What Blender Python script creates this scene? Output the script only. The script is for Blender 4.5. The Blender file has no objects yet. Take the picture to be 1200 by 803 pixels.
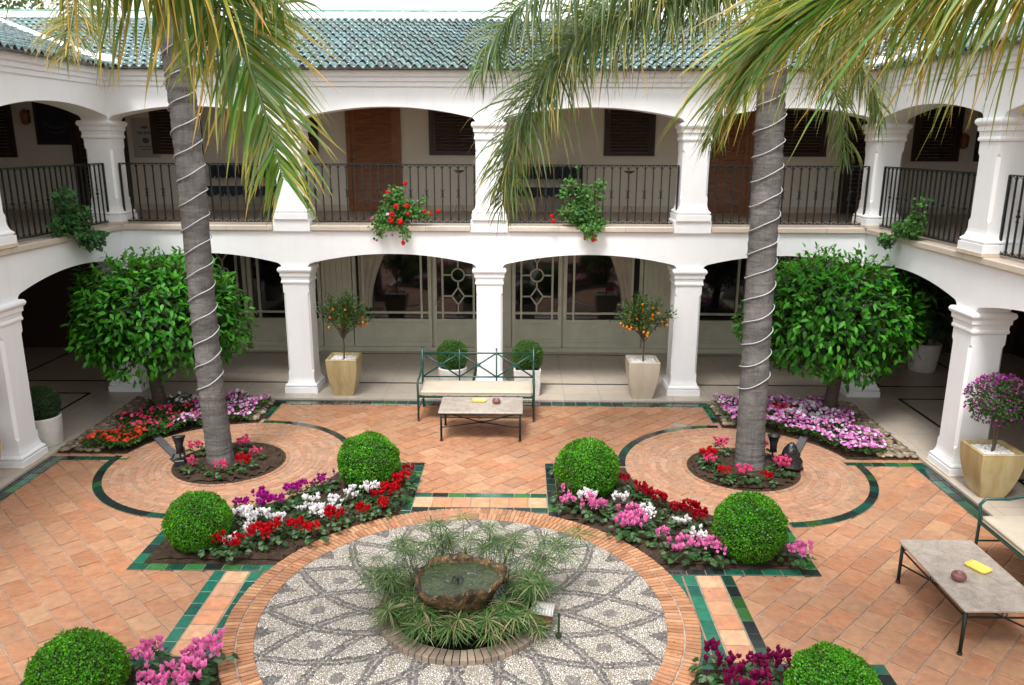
import bpy, bmesh, math, random
import numpy as np
from mathutils import Vector, Matrix
R = random.Random(7)
rng = np.random.default_rng(11)
PI = math.pi
sc = bpy.context.scene
COL = sc.collection
cos, sin, rad = math.cos, math.sin, math.radians

# ------------------------------------------------------------------ materials
class NT:
    def __init__(s, name):
        s.m = bpy.data.materials.new(name); s.m.use_nodes = True
        s.t = s.m.node_tree; s.N = s.t.nodes; s.L = s.t.links
        s.b = s.N['Principled BSDF']; s.out = s.N['Material Output']
    def n(s, typ, **kw):
        o = s.N.new(typ)
        for k, v in kw.items():
            if k.startswith('i_'):
                key = k[2:]
                key = int(key) if key.isdigit() else key.replace('_', ' ')
                if isinstance(v, bpy.types.NodeSocket): s.L.new(v, o.inputs[key])
                else: o.inputs[key].default_value = v
            else: setattr(o, k, v)
        return o
    def math(s, op, a, b=None, c=None):
        o = s.N.new('ShaderNodeMath'); o.operation = op
        for i, v in enumerate((a, b, c)):
            if v is None: continue
            if isinstance(v, bpy.types.NodeSocket): s.L.new(v, o.inputs[i])
            else: o.inputs[i].default_value = v
        return o.outputs[0]
    def mix(s, f, a, b, mode='MIX'):
        o = s.N.new('ShaderNodeMix'); o.data_type = 'RGBA'; o.blend_type = mode
        for k, v in ((0, f), (6, a), (7, b)):
            if isinstance(v, bpy.types.NodeSocket): s.L.new(v, o.inputs[k])
            else: o.inputs[k].default_value = v if k == 0 else (tuple(v) + (1,))[:4]
        return o.outputs[2]
    def ramp(s, f, stops, const=False):
        o = s.N.new('ShaderNodeValToRGB'); s.L.new(f, o.inputs[0])
        r = o.color_ramp
        if const: r.interpolation = 'CONSTANT'
        while len(r.elements) < len(stops): r.elements.new(.5)
        for e, (p, c) in zip(r.elements, stops):
            e.position = p; e.color = (tuple(c) + (1,))[:4] if not isinstance(c, (int, float)) else (c, c, c, 1)
        return o.outputs[0]
    def obj(s): return s.n('ShaderNodeTexCoord').outputs['Object']
    def noise(s, scale, detail=4, rough=.55, vec=None, dist=0):
        o = s.n('ShaderNodeTexNoise'); o.inputs['Scale'].default_value = scale
        o.inputs['Detail'].default_value = detail; o.inputs['Roughness'].default_value = rough
        o.inputs['Distortion'].default_value = dist
        s.L.new(vec if vec is not None else s.obj(), o.inputs['Vector'])
        return o.outputs[0]
    def bump(s, h, strength=.3, dist=.01):
        o = s.n('ShaderNodeBump'); o.inputs['Strength'].default_value = strength
        o.inputs['Distance'].default_value = dist
        s.L.new(h, o.inputs['Height']); s.L.new(o.outputs[0], s.b.inputs['Normal'])
    def base(s, c):
        if isinstance(c, bpy.types.NodeSocket): s.L.new(c, s.b.inputs['Base Color'])
        else: s.b.inputs['Base Color'].default_value = (tuple(c) + (1,))[:4]
    def set(s, **kw):
        for k, v in kw.items():
            k = k.replace('_', ' ')
            if isinstance(v, bpy.types.NodeSocket): s.L.new(v, s.b.inputs[k])
            else: s.b.inputs[k].default_value = v

def simple(name, col, rough=.6, var=.12, scale=6, metal=0, bump=.15, bscale=60, bdist=.003, spec=.5, coat=0):
    t = NT(name)
    f = t.noise(scale, 5)
    c = t.mix(t.ramp(f, [(.3, 0), (.7, 1)]), [x*(1-var) for x in col], [min(1, x*(1+var)) for x in col])
    t.base(c); t.set(Roughness=rough, Metallic=metal, Specular_IOR_Level=spec, Coat_Weight=coat)
    if bump: t.bump(t.noise(bscale, 4), bump, bdist)
    return t.m

def attr_mat(name, rough=.8, mott=.25, mscale=9, bump=.3, bscale=40, bdist=.003, spec=.4, streak=False, coat=0.0, tint=None, stain=False):
    """base colour from the per-face colour attribute, mottled"""
    t = NT(name)
    a = t.n('ShaderNodeAttribute', attribute_name='col').outputs['Color']
    f = t.ramp(t.noise(mscale, 6, .6), [(.25, 0), (.75, 1)])
    c = t.mix(mott, a, t.mix(f, (0.25, .22, .2), (1, .95, .85)), 'OVERLAY')
    if tint:
        g = t.ramp(t.noise(1.1, 5, .6), [(.45, 0), (.7, 1)])
        c = t.mix(t.math('MULTIPLY', g, .5), c, tint)
    if stain:
        mp = t.n('ShaderNodeMapping'); t.L.new(t.obj(), mp.inputs[0]); mp.inputs['Rotation'].default_value = (0, 0, .8); mp.inputs['Scale'].default_value = (1, 2.6, 1)
        s1 = t.ramp(t.noise(7, 7, .7, mp.outputs[0], 1.0), [(.42, 0), (.62, 1)]); s2_ = t.ramp(t.noise(12, 6, .7), [(.50, 0), (.66, 1)]); s3 = t.ramp(t.noise(.8, 5, .6), [(.42, 0), (.7, 1)])
        c = t.mix(t.math('MULTIPLY', s1, .42), c, (.42, .27, .155)); c = t.mix(t.math('MULTIPLY', s2_, .45), c, (.36, .125, .065)); c = t.mix(t.math('MULTIPLY', s3, .30), c, (.22, .15, .10))
    t.base(c)
    t.set(Roughness=rough, Specular_IOR_Level=spec, Coat_Weight=coat)
    t.bump(t.noise(bscale, 5), bump, bdist)
    return t.m

def leaf_mat(name, rough=.4, trans=.25, spec=.5, warm=.35):
    t = NT(name)
    a = t.n('ShaderNodeAttribute', attribute_name='col').outputs['Color']
    t.base(a); t.set(Roughness=rough, Specular_IOR_Level=spec)
    tr = t.n('ShaderNodeBsdfTranslucent'); t.L.new(t.mix(warm, a, (.55, .75, .08)), tr.inputs[0])
    mx = t.n('ShaderNodeMixShader'); mx.inputs[0].default_value = trans
    t.L.new(t.b.outputs[0], mx.inputs[1]); t.L.new(tr.outputs[0], mx.inputs[2])
    t.L.new(mx.outputs[0], t.out.inputs[0])
    return t.m

# ------------------------------------------------------------------ mesh builder
class MB:
    def __init__(s): s.v = []; s.f = []; s.c = []; s.mi = []; s.n = 0
    def add(s, verts, faces, col=(1, 1, 1), mi=0):
        b = s.n
        s.v.extend([tuple(p) for p in verts]); s.n += len(verts)
        for f in faces:
            s.f.append(tuple(i + b for i in f)); s.c.append(col); s.mi.append(mi)
        return s
    def box(s, x0, x1, y0, y1, z0, z1, col=(1, 1, 1), mi=0, M=None, ch=0):
        if x0 > x1: x0, x1 = x1, x0
        if y0 > y1: y0, y1 = y1, y0
        if ch:   # chamfered top edge
            v = [(x0, y0, z0), (x1, y0, z0), (x1, y1, z0), (x0, y1, z0),
                 (x0, y0, z1-ch), (x1, y0, z1-ch), (x1, y1, z1-ch), (x0, y1, z1-ch),
                 (x0+ch, y0+ch, z1), (x1-ch, y0+ch, z1), (x1-ch, y1-ch, z1), (x0+ch, y1-ch, z1)]
            f = [(0, 3, 2, 1)]
            for k in range(4):
                j = (k+1) % 4
                f += [(k, j, 4+j, 4+k), (4+k, 4+j, 8+j, 8+k)]
            f.append((8, 9, 10, 11))
        else:
            v = [(x0, y0, z0), (x1, y0, z0), (x1, y1, z0), (x0, y1, z0), (x0, y0, z1), (x1, y0, z1), (x1, y1, z1), (x0, y1, z1)]
            f = [(0, 3, 2, 1), (4, 5, 6, 7), (0, 1, 5, 4), (1, 2, 6, 5), (2, 3, 7, 6), (3, 0, 4, 7)]
        if M is not None: v = [M @ Vector(p) for p in v]
        return s.add(v, f, col, mi)
    def loft(s, rings, col=(1, 1, 1), mi=0, cap=True, close=True):
        n = len(rings[0]); v = [p for r in rings for p in r]; f = []
        for k in range(len(rings)-1):
            for i in range(n if close else n-1):
                j = (i+1) % n
                f.append((k*n+i, k*n+j, (k+1)*n+j, (k+1)*n+i))
        if cap and close:
            f.append(tuple(range(n-1, -1, -1))); f.append(tuple((len(rings)-1)*n+i for i in range(n)))
        return s.add(v, f, col, mi)
    def tube(s, pts, r, seg=8, col=(1, 1, 1), mi=0, cap=True, flat=1.0):
        pts = [Vector(p) for p in pts]; rr = r if isinstance(r, (list, tuple)) else [r]*len(pts)
        rings = []; up = None
        for i, p in enumerate(pts):
            d = (pts[min(i+1, len(pts)-1)] - pts[max(i-1, 0)])
            if d.length < 1e-9: d = Vector((0, 0, 1))
            d.normalize()
            if up is None: up = Vector((0, 0, 1)) if abs(d.z) < .9 else Vector((1, 0, 0))
            a = d.cross(up)
            if a.length < 1e-4: a = d.cross(Vector((0, 1, 0)))
            a.normalize(); b = a.cross(d); up = b
            rings.append([p + (a*cos(2*PI*k/seg) + b*sin(2*PI*k/seg)*flat)*rr[i] for k in range(seg)])
        return s.loft(rings, col, mi, cap)
    def lathe(s, prof, c=(0, 0, 0), seg=24, col=(1, 1, 1), mi=0, cap=True, wob=0, seed=1):
        q = random.Random(seed); ph = [q.uniform(0, 6.28) for _ in range(6)]
        rings = []
        for r, z in prof:
            ring = []
            for k in range(seg):
                a = 2*PI*k/seg
                w = 1 + wob*(sin(2*a+ph[0]) + .6*sin(3*a+ph[1]) + .5*sin(5*a+ph[2]+z*9) + .35*sin(9*a+ph[3]+z*17))
                ring.append((c[0]+r*w*cos(a), c[1]+r*w*sin(a), c[2]+z))
            rings.append(ring)
        return s.loft(rings, col, mi, cap)
    def sphere(s, c, r, seg=8, rings=5, col=(1, 1, 1), mi=0, sq=(1, 1, 1)):
        rs = []
        for i in range(rings+1):
            t = PI*(i+.02)/(rings+.04)
            rs.append([(c[0]+r*sq[0]*sin(t)*cos(2*PI*k/seg), c[1]+r*sq[1]*sin(t)*sin(2*PI*k/seg), c[2]-r*sq[2]*cos(t)) for k in range(seg)])
        return s.loft(rs, col, mi)
    def xf(s, M):
        s.v = [tuple(M @ Vector(p)) for p in s.v]; return s
    def mesh(s, name, mats, smooth=False):
        me = bpy.data.meshes.new(name)
        me.from_pydata(s.v, [], s.f)
        for m in (mats if isinstance(mats, (list, tuple)) else [mats]): me.materials.append(m)
        if s.f:
            at = me.attributes.new('col', 'FLOAT_COLOR', 'FACE')
            arr = np.ones((len(s.f), 4), 'f'); arr[:, :3] = np.array([tuple(c)[:3] for c in s.c], 'f')
            at.data.foreach_set('color', arr.ravel())
            me.polygons.foreach_set('material_index', np.array(s.mi, 'i'))
            if smooth: me.polygons.foreach_set('use_smooth', np.ones(len(s.f), bool))
        me.update()
        return me
    def build(s, name, mats, parent=None, smooth=False, loc=(0, 0, 0), rz=0):
        o = bpy.data.objects.new(name, s.mesh(name, mats, smooth)); COL.objects.link(o)
        if parent: o.parent = parent
        o.location = loc; o.rotation_euler = (0, 0, rz)
        return o

def tag(o, label=None, cat=None, group=None, kind=None):
    if label: o['label'] = label
    if cat: o['category'] = cat
    if group: o['group'] = group
    if kind: o['kind'] = kind
    return o
def thing(name, label, cat, loc=(0, 0, 0), rz=0, group=None):
    o = bpy.data.objects.new(name, None); COL.objects.link(o)
    o.location = loc; o.rotation_euler = (0, 0, rz); o.empty_display_size = .2
    return tag(o, label, cat, group)
def dup(root, loc, rz=0, label=None, group=None, scale=None):
    r = root.copy(); COL.objects.link(r); r.location = loc; r.rotation_euler = (0, 0, rz)
    if scale: r.scale = (scale,)*3
    if label: r['label'] = label
    if group: r['group'] = group
    for ch in list(root.children):
        c = ch.copy(); COL.objects.link(c); c.parent = r
        for g in list(ch.children):
            d = g.copy(); COL.objects.link(d); d.parent = c
    return r
def np_mesh(name, V, F, C, mat, smooth=True):
    """V (n,3), F (m,3|4) int, C (m,3) face colours"""
    me = bpy.data.meshes.new(name)
    k = F.shape[1]
    me.vertices.add(len(V)); me.vertices.foreach_set('co', V.astype('f').ravel())
    me.loops.add(F.size); me.loops.foreach_set('vertex_index', F.astype('i').ravel())
    me.polygons.add(len(F)); me.polygons.foreach_set('loop_start', np.arange(0, F.size, k, dtype='i'))
    me.polygons.foreach_set('loop_total', np.full(len(F), k, 'i'))
    if smooth: me.polygons.foreach_set('use_smooth', np.ones(len(F), bool))
    me.update(calc_edges=True)
    at = me.attributes.new('col', 'FLOAT_COLOR', 'FACE')
    arr = np.ones((len(F), 4), 'f'); arr[:, :3] = C; at.data.foreach_set('color', arr.ravel())
    for m in (mat if isinstance(mat, (list, tuple)) else [mat]): me.materials.append(m)
    me.validate()
    return me
def link(name, me, parent=None, loc=(0, 0, 0), rz=0):
    o = bpy.data.objects.new(name, me); COL.objects.link(o)
    if parent: o.parent = parent
    o.location = loc; o.rotation_euler = (0, 0, rz); return o
def unit(a): return a/np.maximum(np.linalg.norm(a, axis=-1, keepdims=True), 1e-9)
def leaves_np(P, D, U, Ln, Wd, droop=.15, fold=.15):
    """leaf blades: P base, D direction, U approx normal, arrays. 8 verts, quads x6 (tris degenerate as quads avoided)"""
    D = unit(D); S = unit(np.cross(D, U)); U = np.cross(S, D)
    Ln = np.asarray(Ln)[:, None]*np.ones((len(P), 1)); Wd = np.asarray(Wd)[:, None]*np.ones((len(P), 1))
    def pt(t, w, h): return P + D*Ln*t + S*Wd*w + U*(Ln*(-droop*t*t) + Wd*h)
    vs = [pt(0, 0, 0), pt(.33, -.46, fold), pt(.33, 0, 0), pt(.33, .46, fold), pt(.7, -.36, fold), pt(.7, 0, 0), pt(.7, .36, fold), pt(1, 0, 0)]
    V = np.stack(vs, 1).reshape(-1, 3)
    q = np.array([(0, 2, 1), (0, 3, 2), (1, 2, 4), (2, 5, 4), (2, 3, 5), (3, 6, 5), (4, 5, 7), (5, 6, 7)])
    F = (np.arange(len(P))[:, None, None]*8 + q[None]).reshape(-1, 3)
    return V, F, 8
def rep(c, n): return np.repeat(c, n, axis=0)
def pick(cols, n, jit=.12):
    c = np.array(cols)[rng.integers(0, len(cols), n)]
    return np.clip(c*(1 + rng.uniform(-jit, jit, (n, 1))) , 0, 1)

M = {}
def stucco(name, col):
    t = NT(name)
    f = t.ramp(t.noise(.7, 6, .6), [(.35, 0), (.75, 1)])
    g = t.ramp(t.noise(3.5, 8, .65), [(.4, 0), (.8, 1)])
    c = t.mix(t.math('MULTIPLY', f, .35), col, [x*.9 for x in col])
    c = t.mix(t.math('MULTIPLY', g, .25), c, [col[0]*.8, col[1]*.8, col[2]*.8])
    mp = t.n('ShaderNodeMapping'); t.L.new(t.obj(), mp.inputs[0]); mp.inputs['Scale'].default_value = (7, 7, .5)
    st = t.ramp(t.noise(1.3, 6, .65, mp.outputs[0]), [(.52, 0), (.80, 1)])
    c = t.mix(t.math('MULTIPLY', st, .16), c, [col[0]*.66, col[1]*.64, col[2]*.60])
    t.base(c); t.set(Roughness=.75, Specular_IOR_Level=.25)
    t.bump(t.noise(45, 6, .6), .25, .004); return t.m
M['white'] = stucco('white_stucco', (.85, .855, .87))
M['cream'] = stucco('cream_wall', (.74, .69, .60))
M['soffit'] = stucco('soffit_plaster', (.80, .78, .75))

def marble(name, a, b, sx=.62, sy=.62):
    t = NT(name)
    br = t.n('ShaderNodeTexBrick'); t.L.new(t.obj(), br.inputs[0])
    br.inputs['Scale'].default_value = 1; br.inputs['Brick Width'].default_value = sx; br.inputs['Row Height'].default_value = sy
    br.inputs['Mortar Size'].default_value = .004; br.offset = 0
    br.inputs['Color1'].default_value = a + (1,); br.inputs['Color2'].default_value = b + (1,)
    br.inputs['Mortar'].default_value = (a[0]*.45, a[1]*.42, a[2]*.4, 1)
    f = t.ramp(t.noise(5, 9, .7, dist=1.2), [(.35, 0), (.7, 1)])
    c = t.mix(t.math('MULTIPLY', f, .35), br.outputs[0], [x*.72 for x in b])
    t.base(c); t.set(Roughness=t.math('ADD', t.math('MULTIPLY', f, .2), .28), Specular_IOR_Level=.5)
    t.bump(br.outputs[1], -.4, .002); return t.m
M['marble'] = marble('gallery_marble', (.50, .43, .36), (.44, .38, .32))
M['ledge'] = marble('ledge_stone', (.62, .53, .44), (.55, .47, .39), 1.1, 3)
M['dark_inlay'] = simple('dark_inlay', (.02, .026, .022), .25, .3, 20)
M['upper_tile'] = marble('upper_floor_tile', (.42, .33, .26), (.38, .30, .24), .4, .4)
M['mortar'] = simple('mortar', (.33, .27, .22), .95, .3, 14, bump=.4)
M['terra'] = attr_mat('terracotta_tile', .62, .42, 11, .35, 30, .004, .35, stain=True)
M['brick'] = attr_mat('brick', .85, .35, 14, .5, 60, .004, .3)
M['glaze'] = attr_mat('glazed_tile', .16, .35, 16, .15, 25, .002, .6, coat=.3)
M['grout'] = simple('grout', (.24, .20, .15), .9, .25, 20, bump=.3)
M['ground'] = simple('dry_ground', (.12, .11, .07), .95, .4, 2)

def soil():
    t = NT('soil')
    n1 = t.noise(14, 8, .7); n2 = t.n('ShaderNodeTexVoronoi'); n2.inputs['Scale'].default_value = 38
    t.L.new(t.obj(), n2.inputs['Vector'])
    c = t.mix(t.ramp(n1, [(.3, 0), (.7, 1)]), (.022, .014, .010), (.075, .048, .032))
    spk = t.ramp(t.noise(95, 2, .5), [(.68, 0), (.74, 1)])
    c = t.mix(t.math('MULTIPLY', spk, .7), c, (.22, .17, .12))
    t.base(c); t.set(Roughness=.95, Specular_IOR_Level=.15)
    h = t.math('ADD', n1, t.math('MULTIPLY', n2.outputs[0], .5))
    t.bump(h, .9, .03); return t.m
M['soil'] = soil()

def mosaic():
    t = NT('pebble_mosaic')
    P = t.obj()
    vc = t.n('ShaderNodeTexVoronoi'); vc.inputs['Scale'].default_value = 52; t.L.new(P, vc.inputs['Vector'])
    sp = t.n('ShaderNodeSeparateXYZ'); t.L.new(vc.outputs['Position'], sp.inputs[0])
    wob = t.noise(7, 2, .5)
    x, y = sp.outputs[0], sp.outputs[1]
    r = t.math('SQRT', t.math('ADD', t.math('MULTIPLY', x, x), t.math('MULTIPLY', y, y)))
    r = t.math('ADD', r, t.math('MULTIPLY', t.math('SUBTRACT', wob, .5), .05))
    th = t.math('DIVIDE', t.math('ARCTAN2', y, x), 2*PI/16)          # cell units
    d = t.math('MULTIPLY', t.math('SUBTRACT', 1.84, r), 24.5/22.5)     # petal edge offset
    def near(v):   # distance to nearest integer -> metres
        fr = t.math('FRACT', t.math('ADD', v, 16.5))
        return t.math('MULTIPLY', t.math('ABSOLUTE', t.math('SUBTRACT', fr, .5)), t.math('MULTIPLY', r, 2*PI/16))
    da = near(t.math('SUBTRACT', th, d)); db = near(t.math('ADD', th, d))
    dm = t.math('MINIMUM', da, db)
    band = t.math('LESS_THAN', dm, .050)
    core = t.math('LESS_THAN', dm, .010)
    # dark triangles at the rim between the tips
    dh = near(t.math('ADD', th, .5))
    tri = t.math('LESS_THAN', dh, t.math('MULTIPLY', t.math('SUBTRACT', r, 1.70), .62))
    tri = t.math('MULTIPLY', tri, t.math('GREATER_THAN', r, 1.70))
    # small rosette inside each petal
    d0 = near(th)
    rr = t.math('SUBTRACT', r, 1.37)
    dot = t.math('MULTIPLY', t.math('LESS_THAN', t.math('ADD', t.math('MULTIPLY', d0, d0), t.math('MULTIPLY', rr, rr)), .0045), .8)
    dark = t.math('MAXIMUM', t.math('MAXIMUM', t.math('MULTIPLY', band, t.math('SUBTRACT', 1, t.math('MULTIPLY', core, .6))), tri), dot)
    def peb(scale, stretch=None):
        v = P
        if stretch:
            mp = t.n('ShaderNodeMapping'); t.L.new(P, mp.inputs[0]); mp.inputs['Scale'].default_value = stretch; v = mp.outputs[0]
        e = t.n('ShaderNodeTexVoronoi', feature='DISTANCE_TO_EDGE'); e.inputs['Scale'].default_value = scale; t.L.new(v, e.inputs['Vector'])
        c = t.n('ShaderNodeTexVoronoi'); c.inputs['Scale'].default_value = scale; t.L.new(v, c.inputs['Vector'])
        return e.outputs['Distance'], c.outputs['Color'], c.outputs['Distance']
    e1, c1, dd1 = peb(52); e2, c2, dd2 = e1, c1, dd1
    sp1 = t.n('ShaderNodeSeparateColor'); t.L.new(c1, sp1.inputs[0])
    sp2 = t.n('ShaderNodeSeparateColor'); t.L.new(c2, sp2.inputs[0])
    wc = t.ramp(sp1.outputs[0], [(0, (.36, .31, .24)), (.25, (.48, .43, .36)), (.6, (.57, .53, .47)), (1, (.66, .63, .59))])
    dirt = t.ramp(t.noise(2.2, 5, .6), [(.5, 0), (.75, 1)])
    wc = t.mix(t.math('MULTIPLY', dirt, .5), wc, (.72, .62, .42), 'MULTIPLY')
    wc = t.mix(t.ramp(e1, [(.03, 1), (.12, 0)]), wc, (.13, .11, .095))
    dc = t.ramp(sp2.outputs[1], [(0, (.055, .05, .05)), (.6, (.13, .12, .115)), (1, (.26, .24, .225))])
    dc = t.mix(t.ramp(e2, [(.03, 1), (.10, 0)]), dc, (.20, .18, .165))
    t.base(t.mix(dark, wc, dc)); t.set(Roughness=.55, Specular_IOR_Level=.35)
    t.bump(t.math('ADD', t.ramp(e1, [(0, 0), (.25, 1)]), t.math('MULTIPLY', wob, .2)), .8, .010)
    return t.m
M['mosaic'] = mosaic()

def rooftile():
    t = NT('glazed_roof_tile')
    a = t.n('ShaderNodeAttribute', attribute_name='col').outputs['Color']
    f = t.ramp(t.noise(24, 5, .7), [(.42, 0), (.66, 1)])
    g = t.ramp(t.noise(9, 5, .65), [(.45, 0), (.8, 1)])
    c = t.mix(t.math('MULTIPLY', f, .55), a, (.33, .36, .345))
    c = t.mix(t.math('MULTIPLY', g, .35), c, (.02, .05, .05))
    t.base(c); t.set(Roughness=t.math('ADD', t.math('MULTIPLY', f, .35), .13), Coat_Weight=.35, Coat_Roughness=.1)
    t.bump(t.noise(50, 3), .25, .004); return t.m
M['roof'] = rooftile()
M['green_cap'] = simple('green_cap_tile', (.05, .20, .14), .2, .4, 6)
M['iron'] = simple('wrought_iron', (.012, .020, .020), .42, .3, 30, metal=.3, bump=.2)
M['green_iron'] = simple('green_painted_iron', (.008, .055, .045), .35, .25, 25, bump=.2)

def wood(name, a, b, horiz=True, slat=None):
    t = NT(name)
    mp = t.n('ShaderNodeMapping'); t.L.new(t.obj(), mp.inputs[0])
    mp.inputs['Scale'].default_value = (1.2, 1.2, 14) if horiz else (14, 14, 1.2)
    n = t.noise(3, 8, .6, mp.outputs[0], .6)
    t.base(t.mix(t.ramp(n, [(.3, 0), (.7, 1)]), a, b)); t.set(Roughness=.42, Specular_IOR_Level=.4)
    t.bump(n, .2, .003); return t.m
M['wood'] = wood('varnished_wood', (.13, .042, .012), (.34, .125, .038))
M['dark_wood'] = wood('dark_wood', (.018, .008, .005), (.045, .018, .010))
M['joinery'] = simple('painted_joinery', (.56, .56, .44), .45, .08, 4, bump=.1)
t = NT('dark_glass'); t.base((.008, .008, .009)); t.set(Roughness=.04, Specular_IOR_Level=.8); M['glass'] = t.m
M['curtain'] = simple('curtain_cloth', (.42, .38, .30), .9, .15, 3)
M['white_pot'] = simple('white_glazed_pot', (.62, .585, .55), .45, .1, 8, bump=.1)
def stainpot(name, a, b):
    t = NT(name)
    mp = t.n('ShaderNodeMapping'); t.L.new(t.obj(), mp.inputs[0]); mp.inputs['Scale'].default_value = (1, 1, .35)
    f = t.ramp(t.noise(5, 7, .65, mp.outputs[0], .5), [(.35, 0), (.7, 1)])
    t.base(t.mix(f, a, b)); t.set(Roughness=.38); t.bump(t.noise(50, 4), .15, .003); return t.m
M['tan_pot'] = stainpot('ochre_glazed_pot', (.36, .25, .095), (.50, .42, .24))
M['bone_pot'] = stainpot('bone_glazed_pot', (.50, .43, .32), (.58, .53, .44))
def pebbles(name, scale, cols, gap, dist=.02):
    t = NT(name)
    e = t.n('ShaderNodeTexVoronoi', feature='DISTANCE_TO_EDGE'); e.inputs['Scale'].default_value = scale; t.L.new(t.obj(), e.inputs['Vector'])
    c = t.n('ShaderNodeTexVoronoi'); c.inputs['Scale'].default_value = scale; t.L.new(t.obj(), c.inputs['Vector'])
    s = t.n('ShaderNodeSeparateColor'); t.L.new(c.outputs['Color'], s.inputs[0])
    col = t.ramp(s.outputs[0], [(i/(len(cols)-1), k) for i, k in enumerate(cols)])
    t.base(t.mix(t.ramp(e.outputs[0], [(.02, 1), (.14, 0)]), col, gap)); t.set(Roughness=.6)
    t.bump(t.ramp(e.outputs[0], [(0, 0), (.3, 1)]), 1, dist); return t.m
M['white_pebble'] = attr_mat('white_pebble', .6, .1, 30)
M['stone'] = attr_mat('round_stone', .75, .35, 25, .3, 50, .004)
M['leaf'] = leaf_mat('glossy_leaf', .5, .22, .3)
M['mleaf'] = leaf_mat('matt_leaf', .6, .22, .3)
M['box'] = leaf_mat('box_leaf', .45, .3, .4)
M['petal'] = leaf_mat('petal', .6, .3, .2, 0.0)
M['palm'] = leaf_mat('palm_leaflet', .42, .3, .45)
M['bark'] = simple('tree_bark', (.075, .055, .042), .95, .35, 20, bump=.8, bscale=30, bdist=.02)
M['twig'] = simple('twig', (.10, .075, .05), .9, .3, 20)
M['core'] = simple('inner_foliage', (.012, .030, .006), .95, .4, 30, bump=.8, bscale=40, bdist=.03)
def palmbark():
    t = NT('palm_bark')
    mp = t.n('ShaderNodeMapping'); t.L.new(t.obj(), mp.inputs[0]); mp.inputs['Scale'].default_value = (2, 2, 11)
    n = t.noise(1.6, 8, .7, mp.outputs[0], .3)
    m2 = t.n('ShaderNodeMapping'); t.L.new(t.obj(), m2.inputs[0]); m2.inputs['Scale'].default_value = (30, 30, 3)
    n2 = t.noise(1.5, 6, .7, m2.outputs[0])
    c = t.mix(t.ramp(n, [(.3, 0), (.7, 1)]), (.085, .079, .075), (.205, .195, .186))
    c = t.mix(t.math('MULTIPLY', t.ramp(n2, [(.4, 0), (.7, 1)]), .45), c, (.05, .042, .04))
    pt = t.ramp(t.noise(2.2, 4, .6), [(.52, 0), (.66, 1)])
    c = t.mix(t.math('MULTIPLY', pt, .5), c, (.29, .275, .26))
    t.base(c); t.set(Roughness=.95, Specular_IOR_Level=.15)
    t.bump(t.math('ADD', n, t.math('MULTIPLY', n2, .7)), .9, .02); return t.m
M['palmbark'] = palmbark()
M['cable'] = simple('rope_light_plastic', (.42, .42, .43), .45, .1, 10)
M['black'] = simple('black_plastic', (.014, .014, .016), .45, .2, 20)
M['bag'] = simple('black_polythene', (.015, .015, .017), .22, .2, 12, bump=.9, bscale=14, bdist=.03)
M['slate'] = simple('grey_slab', (.09, .09, .095), .6, .2, 12)
M['cushion'] = simple('cushion_canvas', (.46, .40, .32), .9, .06, 6, bump=.3, bscale=140, bdist=.002)
M['piping'] = simple('cushion_piping', (.45, .38, .28), .9, .05)
def tabletop():
    t = NT('travertine_top')
    n = t.noise(9, 9, .72, dist=.8); n2 = t.noise(45, 6, .7)
    c = t.mix(t.ramp(n, [(.3, 0), (.7, 1)]), (.22, .18, .155), (.46, .40, .34))
    c = t.mix(t.math('MULTIPLY', t.ramp(n2, [(.45, 0), (.7, 1)]), .4), c, (.55, .48, .42))
    t.base(c); t.set(Roughness=.4); t.bump(n2, .3, .003); return t.m
M['tabletop'] = tabletop()
M['red_clay'] = simple('plum_ceramic', (.20, .075, .075), .4, .25, 15)
M['yellow'] = simple('yellow_ceramic', (.78, .60, .12), .4, .12, 15)
M['dark_cloth'] = simple('dark_blue_cloth', (.018, .018, .028), .85, .4, 20)
M['steel'] = simple('brushed_steel', (.35, .34, .32), .35, .1, 20, metal=.9)
def water(name, a, b, rough=.06):
    t = NT(name)
    n = t.noise(7, 6, .6, dist=.7)
    foam = t.ramp(t.noise(16, 5, .7, dist=.5), [(.60, 0), (.70, 1)])
    c = t.mix(t.ramp(n, [(.3, 0), (.7, 1)]), a, b)
    c = t.mix(t.math('MULTIPLY', foam, .5), c, (.30, .34, .24))
    t.base(c); t.set(Roughness=rough, Specular_IOR_Level=.7)
    t.bump(t.noise(22, 4, .6, dist=.8), .6, .012); return t.m
M['basin_water'] = water('green_water', (.012, .022, .008), (.045, .062, .025))
t = NT('pond_water'); t.base((.006, .009, .006)); t.set(Roughness=.08); t.bump(t.noise(14, 3), .2, .01); M['pond_water'] = t.m
def rock():
    t = NT('mossy_rock')
    n = t.noise(9, 8, .7); n2 = t.noise(24, 6, .65)
    c = t.mix(t.ramp(n, [(.42, 0), (.62, 1)]), (.018, .011, .006), (.17, .095, .03))
    c = t.mix(t.ramp(n2, [(.56, 0), (.70, 1)]), c, (.34, .25, .13))
    c = t.mix(t.ramp(t.noise(13, 4), [(.6, 0), (.68, 1)]), c, (.025, .045, .012))
    t.base(c); t.set(Roughness=.7); t.bump(t.math('ADD', n, n2), 1, .03); return t.m
M['rock'] = rock()
M['paper'] = simple('pale_wall_sign', (.40, .38, .37), .8, .05)
M['ink'] = simple('sign_ink', (.10, .095, .11), .8, .05)
M['ledge_pad'] = simple('plinth_pad_stone', (.58, .49, .38), .6, .12, 9)

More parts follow.
